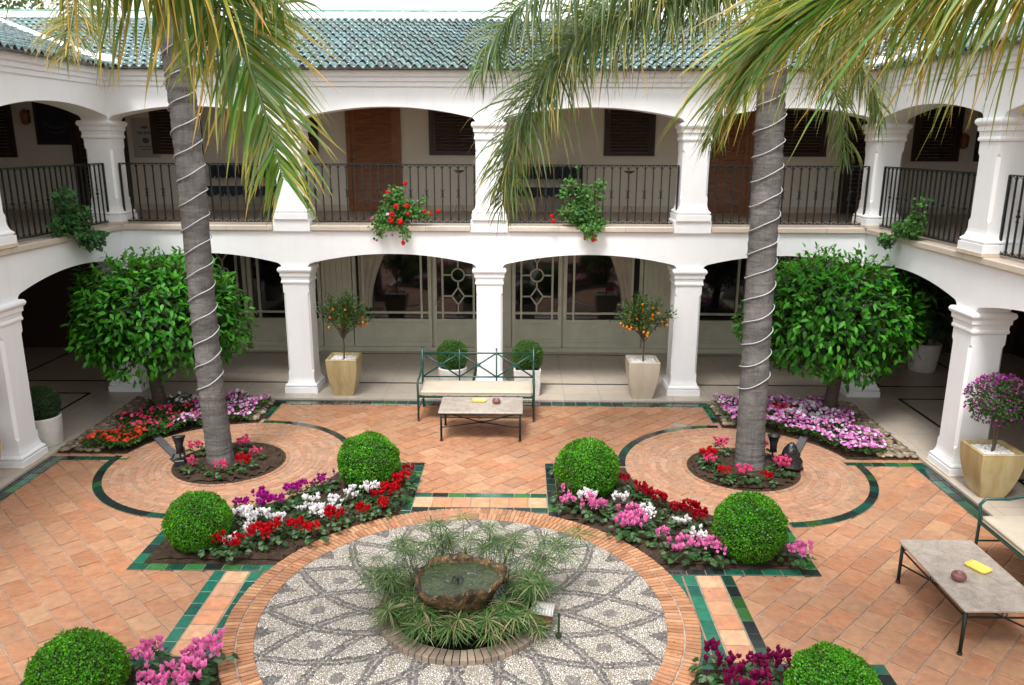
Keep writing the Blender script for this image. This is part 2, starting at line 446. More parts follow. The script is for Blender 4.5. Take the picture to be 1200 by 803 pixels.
# ------------------------------------------------------------------ camera, light
CX, CY, CZ, YAW, PIT, ROL, F = .4704, -13.2254, 4.2867, -.0103, .2466, .0041, 932.85
fw = Vector((sin(YAW)*cos(PIT), cos(YAW)*cos(PIT), -sin(PIT)))
rt = Vector((cos(YAW), -sin(YAW), 0)); up = rt.cross(fw)
rt2 = rt*cos(ROL) + up*sin(ROL); up2 = -rt*sin(ROL) + up*cos(ROL)
cam = bpy.data.cameras.new('camera'); co = bpy.data.objects.new('camera', cam); COL.objects.link(co)
co.matrix_world = Matrix(((rt2.x, up2.x, -fw.x, CX), (rt2.y, up2.y, -fw.y, CY), (rt2.z, up2.z, -fw.z, CZ), (0, 0, 0, 1)))
cam.sensor_width = 36; cam.lens = F/1200*36; cam.clip_end = 500; cam.clip_start = .05
sc.camera = co
SUN_EL, SUN_AZ = rad(62), rad(200)     # direction the light comes from (azimuth from +Y, clockwise)
w = bpy.data.worlds.new('World'); sc.world = w; w.use_nodes = True
wn, wl = w.node_tree.nodes, w.node_tree.links
bg = wn['Background']; sky = wn.new('ShaderNodeTexSky'); sky.sky_type = 'NISHITA'; sky.sun_disc = False
sky.sun_elevation = SUN_EL; sky.sun_rotation = SUN_AZ; sky.air_density = 1; sky.dust_density = 4; sky.ozone_density = 1
hs = wn.new('ShaderNodeHueSaturation'); hs.inputs['Saturation'].default_value = .10
mxw = wn.new('ShaderNodeMix'); mxw.data_type = 'RGBA'; mxw.inputs[0].default_value = .55; mxw.inputs[7].default_value = (7.2, 7.3, 7.5, 1)
wl.new(sky.outputs[0], hs.inputs['Color']); wl.new(hs.outputs[0], mxw.inputs[6]); wl.new(mxw.outputs[2], bg.inputs[0])
bg.inputs[1].default_value = .13
sl = bpy.data.lights.new('sun', 'SUN'); so = bpy.data.objects.new('sun', sl); COL.objects.link(so)
sl.energy = 1.5; sl.angle = rad(16); sl.color = (1, .97, .92)
dv = Vector((sin(SUN_AZ)*cos(SUN_EL), cos(SUN_AZ)*cos(SUN_EL), sin(SUN_EL)))
so.rotation_euler = dv.to_track_quat('Z', 'Y').to_euler()
sc.view_settings.view_transform = 'Standard'; sc.view_settings.look = 'None'; sc.view_settings.gamma = 1
sc.view_settings.exposure = 1.36
try:
    sc.cycles.use_denoising = True; sc.cycles.max_bounces = 7; sc.cycles.diffuse_bounces = 5; sc.cycles.glossy_bounces = 3
    sc.cycles.transmission_bounces = 4; sc.cycles.caustics_reflective = False; sc.cycles.caustics_refractive = False
except Exception: pass

# ------------------------------------------------------------------ ground and paving
MC = (-.04, -6.62)            # medallion centre
PC = [(-3.5, -3.07), (3.5, -3.15), (-3.5, -10.17), (3.5, -10.09)]   # palm circle centres
PR = 1.69
m = MB(); m.add([(-250, -250, -.35), (250, -250, -.35), (250, 250, -.35), (-250, 250, -.35)], [(0, 1, 2, 3)])
tag(m.build('ground', M['ground']), kind='structure')
WE = 6.06
m = MB(); m.box(-WE, WE, -14.2, -.34, -.3, -.012)
tag(m.build('paving_bed', M['mortar']), kind='structure')

TC = [(.56, .235, .115), (.62, .27, .13), (.60, .31, .165), (.64, .36, .20), (.64, .40, .22), (.52, .25, .14), (.58, .24, .11), (.55, .30, .17), (.66, .385, .22)]
TC = [(a*.66, b*.65, c*.72) for a, b, c in TC]
def tcol(dark=1.0):
    c = R.choice(TC); c = tuple(.62*x+.38*y for x, y in zip(c, (.38, .185, .105))); k = R.uniform(.76, .98)*dark
    return tuple(x*k for x in c)
m = MB()
def tile_grid(u, v, W, H, inside, off=.5, gap=.012, th=.012):
    """tiles: long side W along u, H along v"""
    for j in range(-90, 91):
        for i in range(-70, 71):
            a = (i + (off if j % 2 else 0))*W; b = j*H
            cx = u[0]*a + v[0]*b; cy = -6.6 + u[1]*a + v[1]*b
            if not inside(cx, cy): continue
            hw, hh = W/2-gap/2, H/2-gap/2
            zc = R.uniform(-.0025, .0008); tl = (R.uniform(-.003, .003), R.uniform(-.003, .003))
            vs = []
            for (z0, sh) in ((-.013, 0), (-.004, 0), (0, .006)):
                for (p, q) in ((-1, -1), (1, -1), (1, 1), (-1, 1)):
                    pa, qa = p*(hw-sh), q*(hh-sh)
                    vs.append((cx+u[0]*pa+v[0]*qa, cy+u[1]*pa+v[1]*qa, z0+zc+p*tl[0]+q*tl[1]))
            fs = [(8, 9, 10, 11)]
            for k in range(4):
                l = (k+1) % 4; fs += [(k, l, 4+l, 4+k), (4+k, 4+l, 8+l, 8+k)]
            m.add(vs, fs, tcol())
s2 = 2**-.5
def far_from_rounds(x, y):
    if math.hypot(x-MC[0], y-MC[1]) < 1.9: return False
    for c in PC:
        if math.hypot(x-c[0], y-c[1]) < 1.35: return False
    return True
inb = lambda x, y: abs(x) < WE+.1 and -14.1 < y < -.25 and far_from_rounds(x, y)
def SX(y): return 2.40 if abs(y+6.62) < 1.15 else 3.0
tile_grid((s2, -s2), (s2, s2), .325, .225, lambda x, y: x < -SX(y) and inb(x, y))
tile_grid((s2, s2), (-s2, s2), .325, .225, lambda x, y: x > SX(y) and inb(x, y))
tile_grid((s2, s2), (-s2, s2), .30, .225, lambda x, y: abs(x) <= SX(y) and inb(x, y))
tag(m.build('terracotta_paving', M['terra']), kind='structure')

# brick rounds at the palms
BC = [(.31, .175, .11), (.34, .19, .12), (.29, .165, .105), (.35, .205, .135), (.33, .17, .105), (.30, .185, .125)]
def brick_ring(m, c, r0, r1, n, z0, z1, gap=.008, cols=BC, ch=.004, a0=0, a1=2*PI, dark=1):
    ph = R.uniform(0, 1)
    for k in range(n):
        b0 = a0+(a1-a0)*(k+ph)/n + gap/2/r0; b1 = a0+(a1-a0)*(k+1+ph)/n - gap/2/r0
        zz = z1 + R.uniform(-.002, .0015); kk = max(1, int((b1-b0)*r1/.12))
        angs = [b0+(b1-b0)*t/kk for t in range(kk+1)]
        rj = R.uniform(-.003, .003)
        lo = [(c[0]+(r0+gap/2)*cos(a), c[1]+(r0+gap/2)*sin(a)) for a in angs] + [(c[0]+(r1-gap/2+rj)*cos(a), c[1]+(r1-gap/2+rj)*sin(a)) for a in reversed(angs)]
        li = [(c[0]+(r0+gap/2+ch)*cos(a), c[1]+(r0+gap/2+ch)*sin(a)) for a in angs] + [(c[0]+(r1-gap/2-ch+rj)*cos(a), c[1]+(r1-gap/2-ch+rj)*sin(a)) for a in reversed(angs)]
        col = R.choice(cols); q = (R.uniform(.92, 1.05) if cols is BC else R.uniform(.86, 1.1))*dark
        col = tuple(x*q for x in col)
        n2 = len(lo)
        v = [(x, y, z0) for x, y in lo] + [(x, y, zz-ch) for x, y in lo] + [(x, y, zz) for x, y in li]
        f = [tuple(2*n2+i for i in range(n2))]
        for i in range(n2):
            j = (i+1) % n2
            f += [(i, j, n2+j, n2+i), (n2+i, n2+j, 2*n2+j, 2*n2+i)]
        m.add(v, f, col)
def disc(m, c, r0, r1, z, seg=96, mi=0, col=(1, 1, 1)):
    if r0 <= 0: m.add([(c[0]+r1*cos(2*PI*k/seg), c[1]+r1*sin(2*PI*k/seg), z) for k in range(seg)], [tuple(range(seg))], col, mi); return
    v = [(c[0]+r*cos(2*PI*k/seg), c[1]+r*sin(2*PI*k/seg), z) for r in (r0, r1) for k in range(seg)]
    m.add(v, [(k, seg+k, seg+(k+1) % seg, (k+1) % seg) for k in range(seg)], col, mi)
for i, c in enumerate(PC):
    m = MB(); disc(m, c, .74, PR-.10, .004)
    tag(m.build('paving_joints', M['mortar']), kind='structure')
    m = MB()
    brick_ring(m, c, .74, .80, 46, 0, .017, dark=.9)
    r = .80
    while r < PR-.25:
        brick_ring(m, c, r, r+.075, int(2*PI*r/.25), 0, .011, gap=.007); r += .075
    brick_ring(m, c, r, PR-.11, int(2*PI*r/.075), 0, .012, gap=.006)
    tag(m.build('brick_round', M['brick']), kind='structure')

# glazed tile borders
GC = [(.008, .045, .030), (.010, .07, .045), (.014, .10, .062), (.012, .022, .022), (.02, .03, .032), (.03, .12, .035), (.016, .085, .06), (.010, .05, .04)]
GD = [(.012, .022, .022), (.014, .020, .024), (.010, .045, .032), (.02, .03, .032), (.03, .09, .03), (.012, .055, .042)]
GB = [(.012, .11, .075), (.010, .085, .06), (.018, .14, .09), (.010, .07, .055)]
def gcol(pal=GC):
    c = R.choice(pal); k = R.uniform(.75, 1.3); return tuple(x*k for x in c)
def tile_run(m, p0, p1, wd, ln=.2, pal=GC, z1=.012, gap=.009, ch=.003):
    """tiles along p0->p1, band width wd to the left of travel"""
    d = Vector((p1[0]-p0[0], p1[1]-p0[1])); Lt = d.length; d.normalize(); nn = Vector((-d.y, d.x))
    n = max(1, round(Lt/ln)); st = Lt/n
    for k in range(n):
        a = Vector(p0) + d*(k*st+gap/2); b = Vector(p0) + d*((k+1)*st-gap/2)
        zz = z1+R.uniform(-.0012, .0012)
        lo = [a+nn*gap/2, b+nn*gap/2, b+nn*(wd-gap/2), a+nn*(wd-gap/2)]
        c0 = sum(lo, Vector((0, 0)))/4
        hi = [p + (c0-p).normalized()*ch*1.4 for p in lo]
        v = [(p.x, p.y, -.01) for p in lo] + [(p.x, p.y, zz-ch) for p in lo] + [(p.x, p.y, zz) for p in hi]
        f = [(8, 9, 10, 11)]
        for i in range(4):
            j = (i+1) % 4; f += [(i, j, 4+j, 4+i), (4+i, 4+j, 8+j, 8+i)]
        m.add(v, f, gcol(pal))
g = MB(); gr = MB(); tr = MB()
def run(p0, p1, wd, **k):
    tile_run(g, p0, p1, wd, **k)
    d = Vector((p1[0]-p0[0], p1[1]-p0[1])).normalized(); nn = Vector((-d.y, d.x))*wd
    gr.add([(p0[0], p0[1], .0045), (p1[0], p1[1], .0045), (p1[0]+nn.x, p1[1]+nn.y, .0045), (p0[0]+nn.x, p0[1]+nn.y, .0045)], [(0, 1, 2, 3)])
def mir(y): return -13.22 - y       # mirror about the medallion axis
BX0, BX1, BY0, BY1 = .82, 3.57, -3.03, -5.90
for sx in (-1, 1):
    for my in (0, 1):
        Y = (lambda y: mir(y)) if my else (lambda y: y)
        def rr(a, b, **k):
            a = (sx*a[0], Y(a[1])); b = (sx*b[0], Y(b[1]))
            flip = (sx < 0) != bool(my)
            if flip: a, b = b, a
            run(a, b, .125, **k)
        rr((BX0, BY0-.125), (BX0, BY1+1.2), pal=GD if sx > 0 else GC)   # inner edge
        rr((1.80, BY0-.0), (BX0, BY0-.0))                                  # top edge
        rr((2.0, BY1), (BX1, BY1))                                        # bottom edge
        rr((BX1, BY1+.125), (BX1, -4.78))                                 # outer edge
# strips beside the medallion
for sx in (-1, 1):
    y0, y1 = BY1-.01, mir(BY1)+.01
    for x, wd, pal in ((2.53, .12, GB if sx < 0 else GD), (2.145, .125, GB), (2.02, .115, GB)):
        xa = sx*x
        if sx > 0: run((xa+wd, y1), (xa+wd, y0), wd, pal=pal)
        else: run((xa, y1), (xa, y0), wd, pal=pal)
    n = 6
    for k in range(n):
        ya = y0+(y1-y0)*k/n; yb = y0+(y1-y0)*(k+1)/n
        xa, xb = (2.285, 2.515)
        tr.box(sx*xa, sx*xb, ya-.008, yb+.008, -.01, .011, tuple(a*1.25 for a in R.choice(TC)), ch=.003)
    gr2 = (sx*2.27, sx*2.53)
    gr.add([(gr2[0], y0, .0045), (gr2[1], y0, .0045), (gr2[1], y1, .0045), (gr2[0], y1, .0045)], [(0, 1, 2, 3)] if sx < 0 else [(3, 2, 1, 0)])
for my in (0, 1):
    Y = (lambda y: mir(y)) if my else (lambda y: y)
    for ya, wd, pal in ((-4.0, .11, GC), (-4.40, .13, GD)):
        a, b = ((BX0, Y(ya)), (-BX0, Y(ya)))
        if my: a, b = b, a
        run(a, b, wd, pal=pal)
    for k in range(7):
        xa = -BX0+.005+k*(2*BX0-.01)/7
        tr.box(xa+.006, xa+(2*BX0-.01)/7-.006, Y(-4.125), Y(-4.385), -.01, .011, tuple(a*1.3 for a in R.choice(TC)), ch=.003)
    gr.add([(-BX0, Y(-4.11), .0045), (BX0, Y(-4.11), .0045), (BX0, Y(-4.4), .0045), (-BX0, Y(-4.4), .0045)], [(0, 3, 2, 1)] if not my else [(0, 1, 2, 3)])
# borders along the slabs and round the corner beds
CBX, CBY = 3.52, -2.90
for sx in (-1, 1):
    for (a, b) in (((WE, mir(CBY)), (WE, CBY)),):
        if sx > 0: run((WE, mir(CBY)), (WE, CBY), .07, pal=GD[:2], z1=.014); run((WE-.07, mir(CBY)), (WE-.07, CBY), .13, pal=GC)
        else: run((-WE, CBY), (-WE, mir(CBY)), .07, pal=GD[:2], z1=.014); run((-WE+.07, CBY), (-WE+.07, mir(CBY)), .13, pal=GC)
    if sx > 0:
        run((WE, CBY), (4.95, CBY), .12); run((CBX+.12, -1.30), (CBX+.12, -.5), .12)
    else:
        run((-4.95, CBY), (-WE, CBY), .12); run((-CBX-.0, -1.30), (-CBX-.0, -.5), .12)
run((CBX+.12, -.42), (-CBX-.12, -.42), .13)
run((CBX+.12, -.345), (-CBX-.12, -.345), .07, pal=GD[:2], z1=.014)
# dark arcs round the palm circles, only where they meet terracotta
def arc(c, a0, a1, r1=PR, wd=.115):
    n = max(1, round(abs(a1-a0)*r1/.19))
    mm = MB(); disc_seg = 40
    for k in range(n):
        b0 = a0+(a1-a0)*k/n; b1 = a0+(a1-a0)*(k+1)/n; gp = .005/r1*(1 if a1 > a0 else -1)
        b0 += gp; b1 -= gp
        pts = [(c[0]+r*cos(b), c[1]+r*sin(b)) for r, b in ((r1-wd+.004, b0), (r1-.004, b0), (r1-.004, (b0+b1)/2), (r1-.004, b1), (r1-wd+.004, b1), (r1-wd+.004, (b0+b1)/2))]
        zz = .0125+R.uniform(-.001, .001)
        f = [tuple(range(6, 12))] + [(i, (i+1) % 6, 6+(i+1) % 6, 6+i) for i in range(6)]
        g.add([(x, y, -.01) for x, y in pts] + [(x, y, zz) for x, y in pts], f, gcol(GD))
    v = []; N = 40
    for k in range(N+1):
        a = a0+(a1-a0)*k/N
        v += [(c[0]+(r1-wd)*cos(a), c[1]+(r1-wd)*sin(a), .0052), (c[0]+r1*cos(a), c[1]+r1*sin(a), .0052)]
    gr.add(v, [(2*k, 2*k+1, 2*k+3, 2*k+2) for k in range(N)])
arc(PC[0], rad(173), rad(268)); arc(PC[0], rad(92), rad(2))
arc(PC[1], rad(7), rad(-86)); arc(PC[1], rad(88), rad(178))
arc(PC[2], rad(92), rad(187)); arc(PC[3], rad(-7), rad(88))
tag(g.build('glazed_tile_border', M['glaze']), kind='structure')
tag(gr.build('border_grout', M['grout']), kind='structure')
tag(tr.build('terracotta_strip', M['terra']), kind='structure')

# planting beds (soil)
def bed(name, poly, z=.013, hump=.035, step=.09):
    m = MB(); m.add([(x, y, z) for x, y in poly], [tuple(range(len(poly)))])
    xs = [p[0] for p in poly]; ys = [p[1] for p in poly]
    def ins(x, y):
        c = False; n = len(poly)
        for i in range(n):
            x1, y1 = poly[i]; x2, y2 = poly[(i+1) % n]
            if (y1 > y) != (y2 > y) and x < (x2-x1)*(y-y1)/(y2-y1)+x1: c = not c
        return c
    def dist(x, y):
        b = 9
        for i in range(len(poly)):
            x1, y1 = poly[i]; x2, y2 = poly[(i+1) % len(poly)]
            dx, dy = x2-x1, y2-y1; t = max(0, min(1, ((x-x1)*dx+(y-y1)*dy)/(dx*dx+dy*dy+1e-9)))
            b = min(b, math.hypot(x-x1-t*dx, y-y1-t*dy))
        return b
    idx = {}; nx = int((max(xs)-min(xs))/step)+1; ny = int((max(ys)-min(ys))/step)+1
    vs = []
    for i in range(nx+1):
        for j in range(ny+1):
            x, y = min(xs)+i*step, min(ys)+j*step
            if ins(x, y):
                d = dist(x, y)
                if d > .015:
                    idx[i, j] = len(vs); k = min(1, d/.18)
                    vs.append((x+R.uniform(-.02, .02), y+R.uniform(-.02, .02), z+.002+(hump*k*(.6+.4*R.random()) if d > .04 else 0)))
    fs = [(idx[i, j], idx[i+1, j], idx[i+1, j+1], idx[i, j+1]) for (i, j) in idx if (i+1, j) in idx and (i+1, j+1) in idx and (i, j+1) in idx]
    m.add(vs, fs)
    o = m.build(name, M['soil'], smooth=True); tag(o, kind='structure'); return o
def arcpts(c, r, a0, a1, n=24): return [(c[0]+r*cos(a0+(a1-a0)*k/n), c[1]+r*sin(a0+(a1-a0)*k/n)) for k in range(n+1)]
for i, (sx, my) in enumerate(((-1, 0), (1, 0), (-1, 1), (1, 1))):
    c = PC[i]; Y = (lambda y: mir(y)) if my else (lambda y: y)
    q = .125
    A = lambda x, y: math.atan2(y-c[1], x-c[0])
    pts = [(sx*(BX0+q), Y(BY0-q)), (sx*(BX0+q), Y(-4.62)), ]
    # along the medallion
    mr = 2.1
    e0 = math.atan2(Y(-4.62)-MC[1], sx*(BX0+q)-MC[0]); e1 = math.atan2(Y(BY1+q)-MC[1], sx*2.0-MC[0])
    pts += arcpts(MC, mr, e0, e1, 14)
    pts += [(sx*(BX1-q), Y(BY1+q)), (sx*(BX1-q), Y(-4.80))]
    a0 = A(sx*3.45, Y(-4.80)); a1 = A(sx*1.84, Y(-3.15))
    if a1-a0 > PI: a1 -= 2*PI
    if a0-a1 > PI: a1 += 2*PI
    pts += arcpts(c, PR-.10, a0, a1, 20)
    bed('planting_bed', pts)
for i, c in enumerate(PC): bed('tree_pit_soil', arcpts(c, .745, 0, 2*PI*47/48, 47), hump=.05)
for i in (0, 1):
    sx = -1 if i == 0 else 1; c = PC[i]
    a0 = math.atan2(CBY+.1-c[1], sx*4.98-c[0]); a1 = math.atan2(-1.42-c[1], sx*3.62-c[0])
    if a0 < 0: a0 += 2*PI
    pts = [(sx*(CBX+.12), -.345), (sx*WE, -.345), (sx*WE, CBY+.12)] + arcpts(c, PR-.10, a0, a1, 20)
    bed('corner_bed', pts, hump=.02)

# medallion
m = MB(); disc(m, MC, .7, 2.17, .016, 128)
tag(m.build('medallion_joints', M['mortar']), kind='structure')
m = MB(); disc(m, (0, 0), .66, 1.88, .0205, 128)
tag(m.build('pebble_mosaic_paving', M['mosaic'], loc=(MC[0], MC[1], 0)), kind='structure')
m = MB()
RC = [(.34, .165, .085), (.31, .15, .08), (.37, .19, .105), (.28, .135, .075), (.38, .21, .12), (.32, .17, .10)]
brick_ring(m, MC, 1.87, 2.025, 236, 0, .030, cols=RC, gap=.010)
brick_ring(m, MC, 2.03, 2.175, 248, 0, .028, cols=RC, gap=.010)
PCOL = [(.21, .165, .13), (.19, .15, .12), (.22, .175, .14), (.17, .135, .115)]
brick_ring(m, MC, .645, .80, 74, 0, .075, cols=PCOL, gap=.008)
tag(m.build('medallion_brick_ring', M['brick']), kind='structure')
m = MB(); disc(m, MC, 0, .66, .030, 48)
tag(m.build('pond_water', M['pond_water']), kind='structure')

# ground gallery pavement
m = MB()
m.box(-10.8, 10.8, -.34, 3.0, -.3, .04); m.box(-10.8, -WE, -14.2, -.34, -.3, .04); m.box(WE, 10.8, -14.2, -.34, -.3, .04)
tag(m.build('gallery_pavement', M['marble']), kind='structure')
m = MB()
def frame_lines(x0, x1, y0, y1, wd=.05, z=.044):
    m.box(x0, x1, y0, y0+wd, .041, z); m.box(x0, x1, y1-wd, y1, .041, z)
    m.box(x0, x0+wd, y0+wd, y1-wd, .041, z); m.box(x1-wd, x1, y0+wd, y1-wd, .041, z)
for k in range(-2, 2): frame_lines(k*3.3+.35, k*3.3+2.95, .55, 2.65)
for sx in (-1, 1):
    xa, xb = sorted((sx*6.95, sx*8.85))
    frame_lines(xa, xb, .55, 2.65)
    for k in range(4): frame_lines(xa, xb, -3.16-3.38*k+.35, -3.16-3.38*k+3.03)
tag(m.build('pavement_inlay', M['dark_inlay']), kind='structure')

# ------------------------------------------------------------------ the building
B = thing('courtyard_building', 'white two storey arcaded building with green tiled roof wrapping round the courtyard', 'building', (0, 0, 0))
HW = .22
Z1S, Z1A, Z1T = 2.24, 2.47, 2.86      # lower spring, apex, top
Z2S, Z2A, Z2T = 4.60, 4.83, 5.12
ZF = 2.94                            # upper floor / ledge top
def arc_low(u, a, b, zs, za):
    t = (u-a)/(b-a); cv = .075
    e = min(u-a, b-u)
    base = zs+.055+(za-zs-.055)*(1-(2*t-1)**2)
    if e < cv: return zs + (base-zs)*math.sqrt(max(0, 1-((cv-e)/cv)**2))
    return base
def arcade(cols, zs, za, zt, u0, u1, th=.44, axis='x', at=0, sgn=1):
    """wall along u with arches between columns; front face at 'at', thickness th away from the court"""
    us = [(u0, zs)]
    cs = sorted(cols)
    for a, b in zip(cs[:-1], cs[1:]):
        A, Bq = a+HW, b-HW
        us.append((A, zs))
        for k in range(1, 44):
            t = k/44; t = .5-.5*cos(PI*t) if True else t
            u = A+(Bq-A)*t; us.append((u, arc_low(u, A, Bq, zs, za)))
        us.append((Bq, zs))
    us.append((u1, zs))
    m = MB(); n = len(us)
    def P(u, d, z):
        return (u, at+sgn*d, z) if axis == 'x' else (at+sgn*d, u, z)
    v = []
    for u, z in us: v += [P(u, 0, z), P(u, 0, zt), P(u, th, z), P(u, th, zt)]
    f = []
    for i in range(n-1):
        a, b = 4*i, 4*i+4
        f += [(a, b, b+1, a+1), (a+2, a+3, b+3, b+2), (a, a+2, b+2, b), (a+1, b+1, b+3, a+3)]
    f += [(0, 1, 3, 2), (4*n-4, 4*n-2, 4*n-1, 4*n-3)]
    m.add(v, f)
    return m
XC = [-6.40, -3.32, -.05, 3.30, 6.40]
YS = [.22, -3.16, -6.54, -9.92, -13.3]
ZPED = 3.06
for zs, za, zt in ((Z1S, Z1A, Z1T), (Z2S, Z2A, Z2T)):
    arcade(XC, zs, za, zt, -6.62, 6.62).build('arcade_wall', M['white'], B)
    for sx in (-1, 1):
        arcade(YS[1:]+[.22], zs, za, zt, -14.2, -.0005, axis='y', at=sx*6.18, sgn=sx).build('arcade_wall', M['white'], B)
for o in [c for c in B.children if c.name.startswith('arcade_wall')]:
    bm = bmesh.new(); bm.from_mesh(o.data); bmesh.ops.recalc_face_normals(bm, faces=bm.faces); bm.to_mesh(o.data); bm.free()

def column_mb(z0, z1, base_h=.05, pedestal=None):
    m = MB()
    def sq(h, z, c=0):
        c = max(c, .001)
        return [(-h+c, -h, z), (h-c, -h, z), (h, -h+c, z), (h, h-c, z), (h-c, h, z), (-h+c, h, z), (-h, h-c, z), (-h, -h+c, z)]
    r = []
    r += [sq(.285, z0), sq(.285, z0+.10)]
    for k in range(6):
        a = k/5*PI; r.append(sq(.258+.022*sin(a)-.002, z0+.105+.055*k/5))
    r += [sq(.245, z0+.17), sq(.238, z0+.19), sq(.225, z0+.23), sq(HW, z0+.27), sq(HW, z0+.36), sq(HW, z0+.40, .035), sq(HW, z1-.46, .035), sq(HW, z1-.42), sq(HW, z1-.285)]
    r += [sq(.238, z1-.275), sq(.242, z1-.255), sq(.238, z1-.235), sq(.232, z1-.225), sq(.235, z1-.165), sq(.252, z1-.155), sq(.254, z1-.10), sq(.26, z1-.09)]
    for k in range(5): r.append(sq(.268+.018*sin(k/4*PI), z1-.085+.08*k/4))
    r.append(sq(.25, z1-.001))
    return m.loft(r)
cm1 = column_mb(.04, Z1S).mesh('column', M['white']); cm2 = column_mb(ZF+.10, Z2S).mesh('column', M['white']); cm3 = column_mb(ZF+.045, Z2S).mesh('column', M['white'])
for i, x in enumerate(XC):
    link('column', cm1, B, (x, .22, 0)); link('column', cm2 if 0 < i < 4 else cm3, B, (x, .22, 0))
for sx in (-1, 1):
    for y in YS[1:]:
        link('column', cm1, B, (sx*6.40, y, 0)); link('column', cm3, B, (sx*6.40, y, 0))
# pads under the columns
for sx in (-1, 1):
    for y in YS[1:]: m = MB(); m.box(sx*6.10, sx*6.70, y-.30, y+.30, .0405, .06); m.build('plinth_pad', M['ledge_pad'], B)
for x in XC[1:4]: m = MB(); m.box(x-.305, x+.305, -.035, .5, Z1T-.02, ZF+.101, ch=.008); m.build('pedestal', M['white'], B)
for sx in (-1, 1):
    for y in YS: m = MB(); m.box(sx*6.105, sx*6.70, y-.295, y+.295, ZF+.001, ZF+.046); m.build('plinth_pad', M['ledge_pad'], B)
# ledges
m = MB()
for a, b in zip(XC[:-1], XC[1:]):
    x0 = max(a+.315, -6.13) if a > -6.3 else -6.14; x1 = b-.315 if b < 6.3 else 6.14
    m.box(x0, x1, -.05, .439, Z1T+.001, ZF, ch=.012); m.box(x0+.01, x1-.01, -.03, .1, Z1T-.014, Z1T)
for sx in (-1, 1):
    m.box(sx*6.13, sx*6.62, -14.2, .001 if False else -.052, Z1T+.001, ZF-.001, ch=.012)
    m.box(sx*6.15, sx*6.3, -14.2, -.052, Z1T-.014, Z1T)
    m.box(sx*6.141, sx*6.62, -.05, .44, Z1T+.001, ZF-.002)
m.build('ledge', M['ledge'], B)
# cornices
m = MB()
for k, (z0, z1, p) in enumerate(((Z2T, Z2T+.075, .03), (Z2T+.075, Z2T+.15, .06), (Z2T+.15, Z2T+.31, .10))):
    for (pp, a, b) in ((p-.026, z0, z0+.016), (p, z0+.016, z1)):
        m.box(-6.18+pp, 6.18-pp, -pp, .44, a, b)
        for sx in (-1, 1): m.box(sx*(6.18-pp), sx*6.62, -14.2, -pp-.0006, a, b); m.box(sx*(6.181-pp), sx*6.62, -pp+.0006, .44, a+.0007, b-.0007)
m.build('cornice', M['white'], B)
for sx in (-1, 1):
    m = MB(); m.box(sx*6.0, sx*6.2, -.16, .06, Z2T+.31, Z2T+.48, ch=.02); m.build('corner_block', M['white'], B)
# floors, ceilings
m = MB(); m.box(-10.8, 10.8, .441, 3.0, 2.75, ZF-.012)
for sx in (-1, 1): m.box(sx*6.621, sx*10.8, -14.2, .44, 2.75, ZF-.012)
m.build('upper_floor', M['upper_tile'], B)
m = MB(); m.box(-10.8, 10.8, .441, 3.0, 2.71, 2.748); m.box(-10.8, 10.8, .441, 3.0, Z2T-.05, Z2T-.0)
for sx in (-1, 1): m.box(sx*6.621, sx*10.8, -14.2, .44, 2.71, 2.748); m.box(sx*6.621, sx*10.8, -14.2, .44, Z2T-.05, Z2T)
m.build('ceiling', M['soffit'], B)
m = MB(); m.box(-11.0, 11.0, 3.0, 3.25, -.3, Z2T+.3)
for sx in (-1, 1): m.box(sx*10.8, sx*11.0, -14.2, 3.0, -.3, Z2T+.3)
m.build('rear_wall', M['cream'], B)
m = MB(); m.box(-10.79, 10.79, 2.975, 2.999, ZF-.011, ZF+.11)
for sx in (-1, 1): m.box(sx*10.775, sx*10.799, -14.2, 2.97, ZF-.011, ZF+.11)
m.build('skirting', M['ledge_pad'], B)

# roof: three slopes of curved glazed tiles
SL = .28; TW = .145; TR = .36
RCOL = [(.014, .060, .056), (.02, .075, .07), (.012, .045, .05), (.02, .07, .065), (.010, .034, .036), (.03, .10, .11), (.016, .055, .055), (.06, .12, .115)]
def roof_mesh(u0, u1, depth, clip, flip=False):
    """u along the eave, d up the slope; clip(u,d)->bool keep. returns MB in (u,d,z) space"""
    m = MB(); ns = 6
    nT = int((u1-u0)/TW); nR = int(depth/TR)+1
    for j in range(nR):
        for i in range(nT):
            ua = u0+i*TW; d0 = -.06+j*TR
            if not clip(ua+TW/2, d0+TR/2): continue
            v = []; jit = R.uniform(-.006, .006)
            for (d, lift) in ((d0-.03, .064), (d0+TR+.01, .008)):
                for k in range(ns+1):
                    t = k/ns
                    h = .044*sin(PI*min(1, t/.62)) if t < .62 else -.018*sin(PI*(t-.62)/.38)
                    v.append((ua+t*TW, d, SL*d+h+lift+jit))
            # thickness lip at the lower edge
            for k in range(ns+1):
                p = v[k]; v.append((p[0], p[1]+.004, p[2]-.026))
            n = ns+1
            f = [(k, k+1, n+k+1, n+k) for k in range(ns)] + [(2*n+k, 2*n+k+1, k+1, k) for k in range(ns)]
            c = R.choice(RCOL); q = R.uniform(1.1, 1.6)
            m.add(v, f, tuple(x*q for x in c))
    return m
RB = 5.385; YE = -.20; DR = 4.75
# back slope, valley at |x| = 5.98 + d
mb = roof_mesh(-10.8, 10.8, DR, lambda u, d: abs(u) < 5.98+max(0, d)+.05)
mb.v = [(x, YE+y, RB+z) for x, y, z in mb.v]
mb.build('roof_tiles', M['roof'], B, smooth=True)
for sx in (-1, 1):
    mb = roof_mesh(-14.2, 4.3, DR, lambda u, d: u < YE+max(0, d)+.05)
    mb.v = [(sx*(5.98+y), x, RB+z) for x, y, z in mb.v]
    if sx < 0: pass
    mb.build('roof_tiles', M['roof'], B, smooth=True)
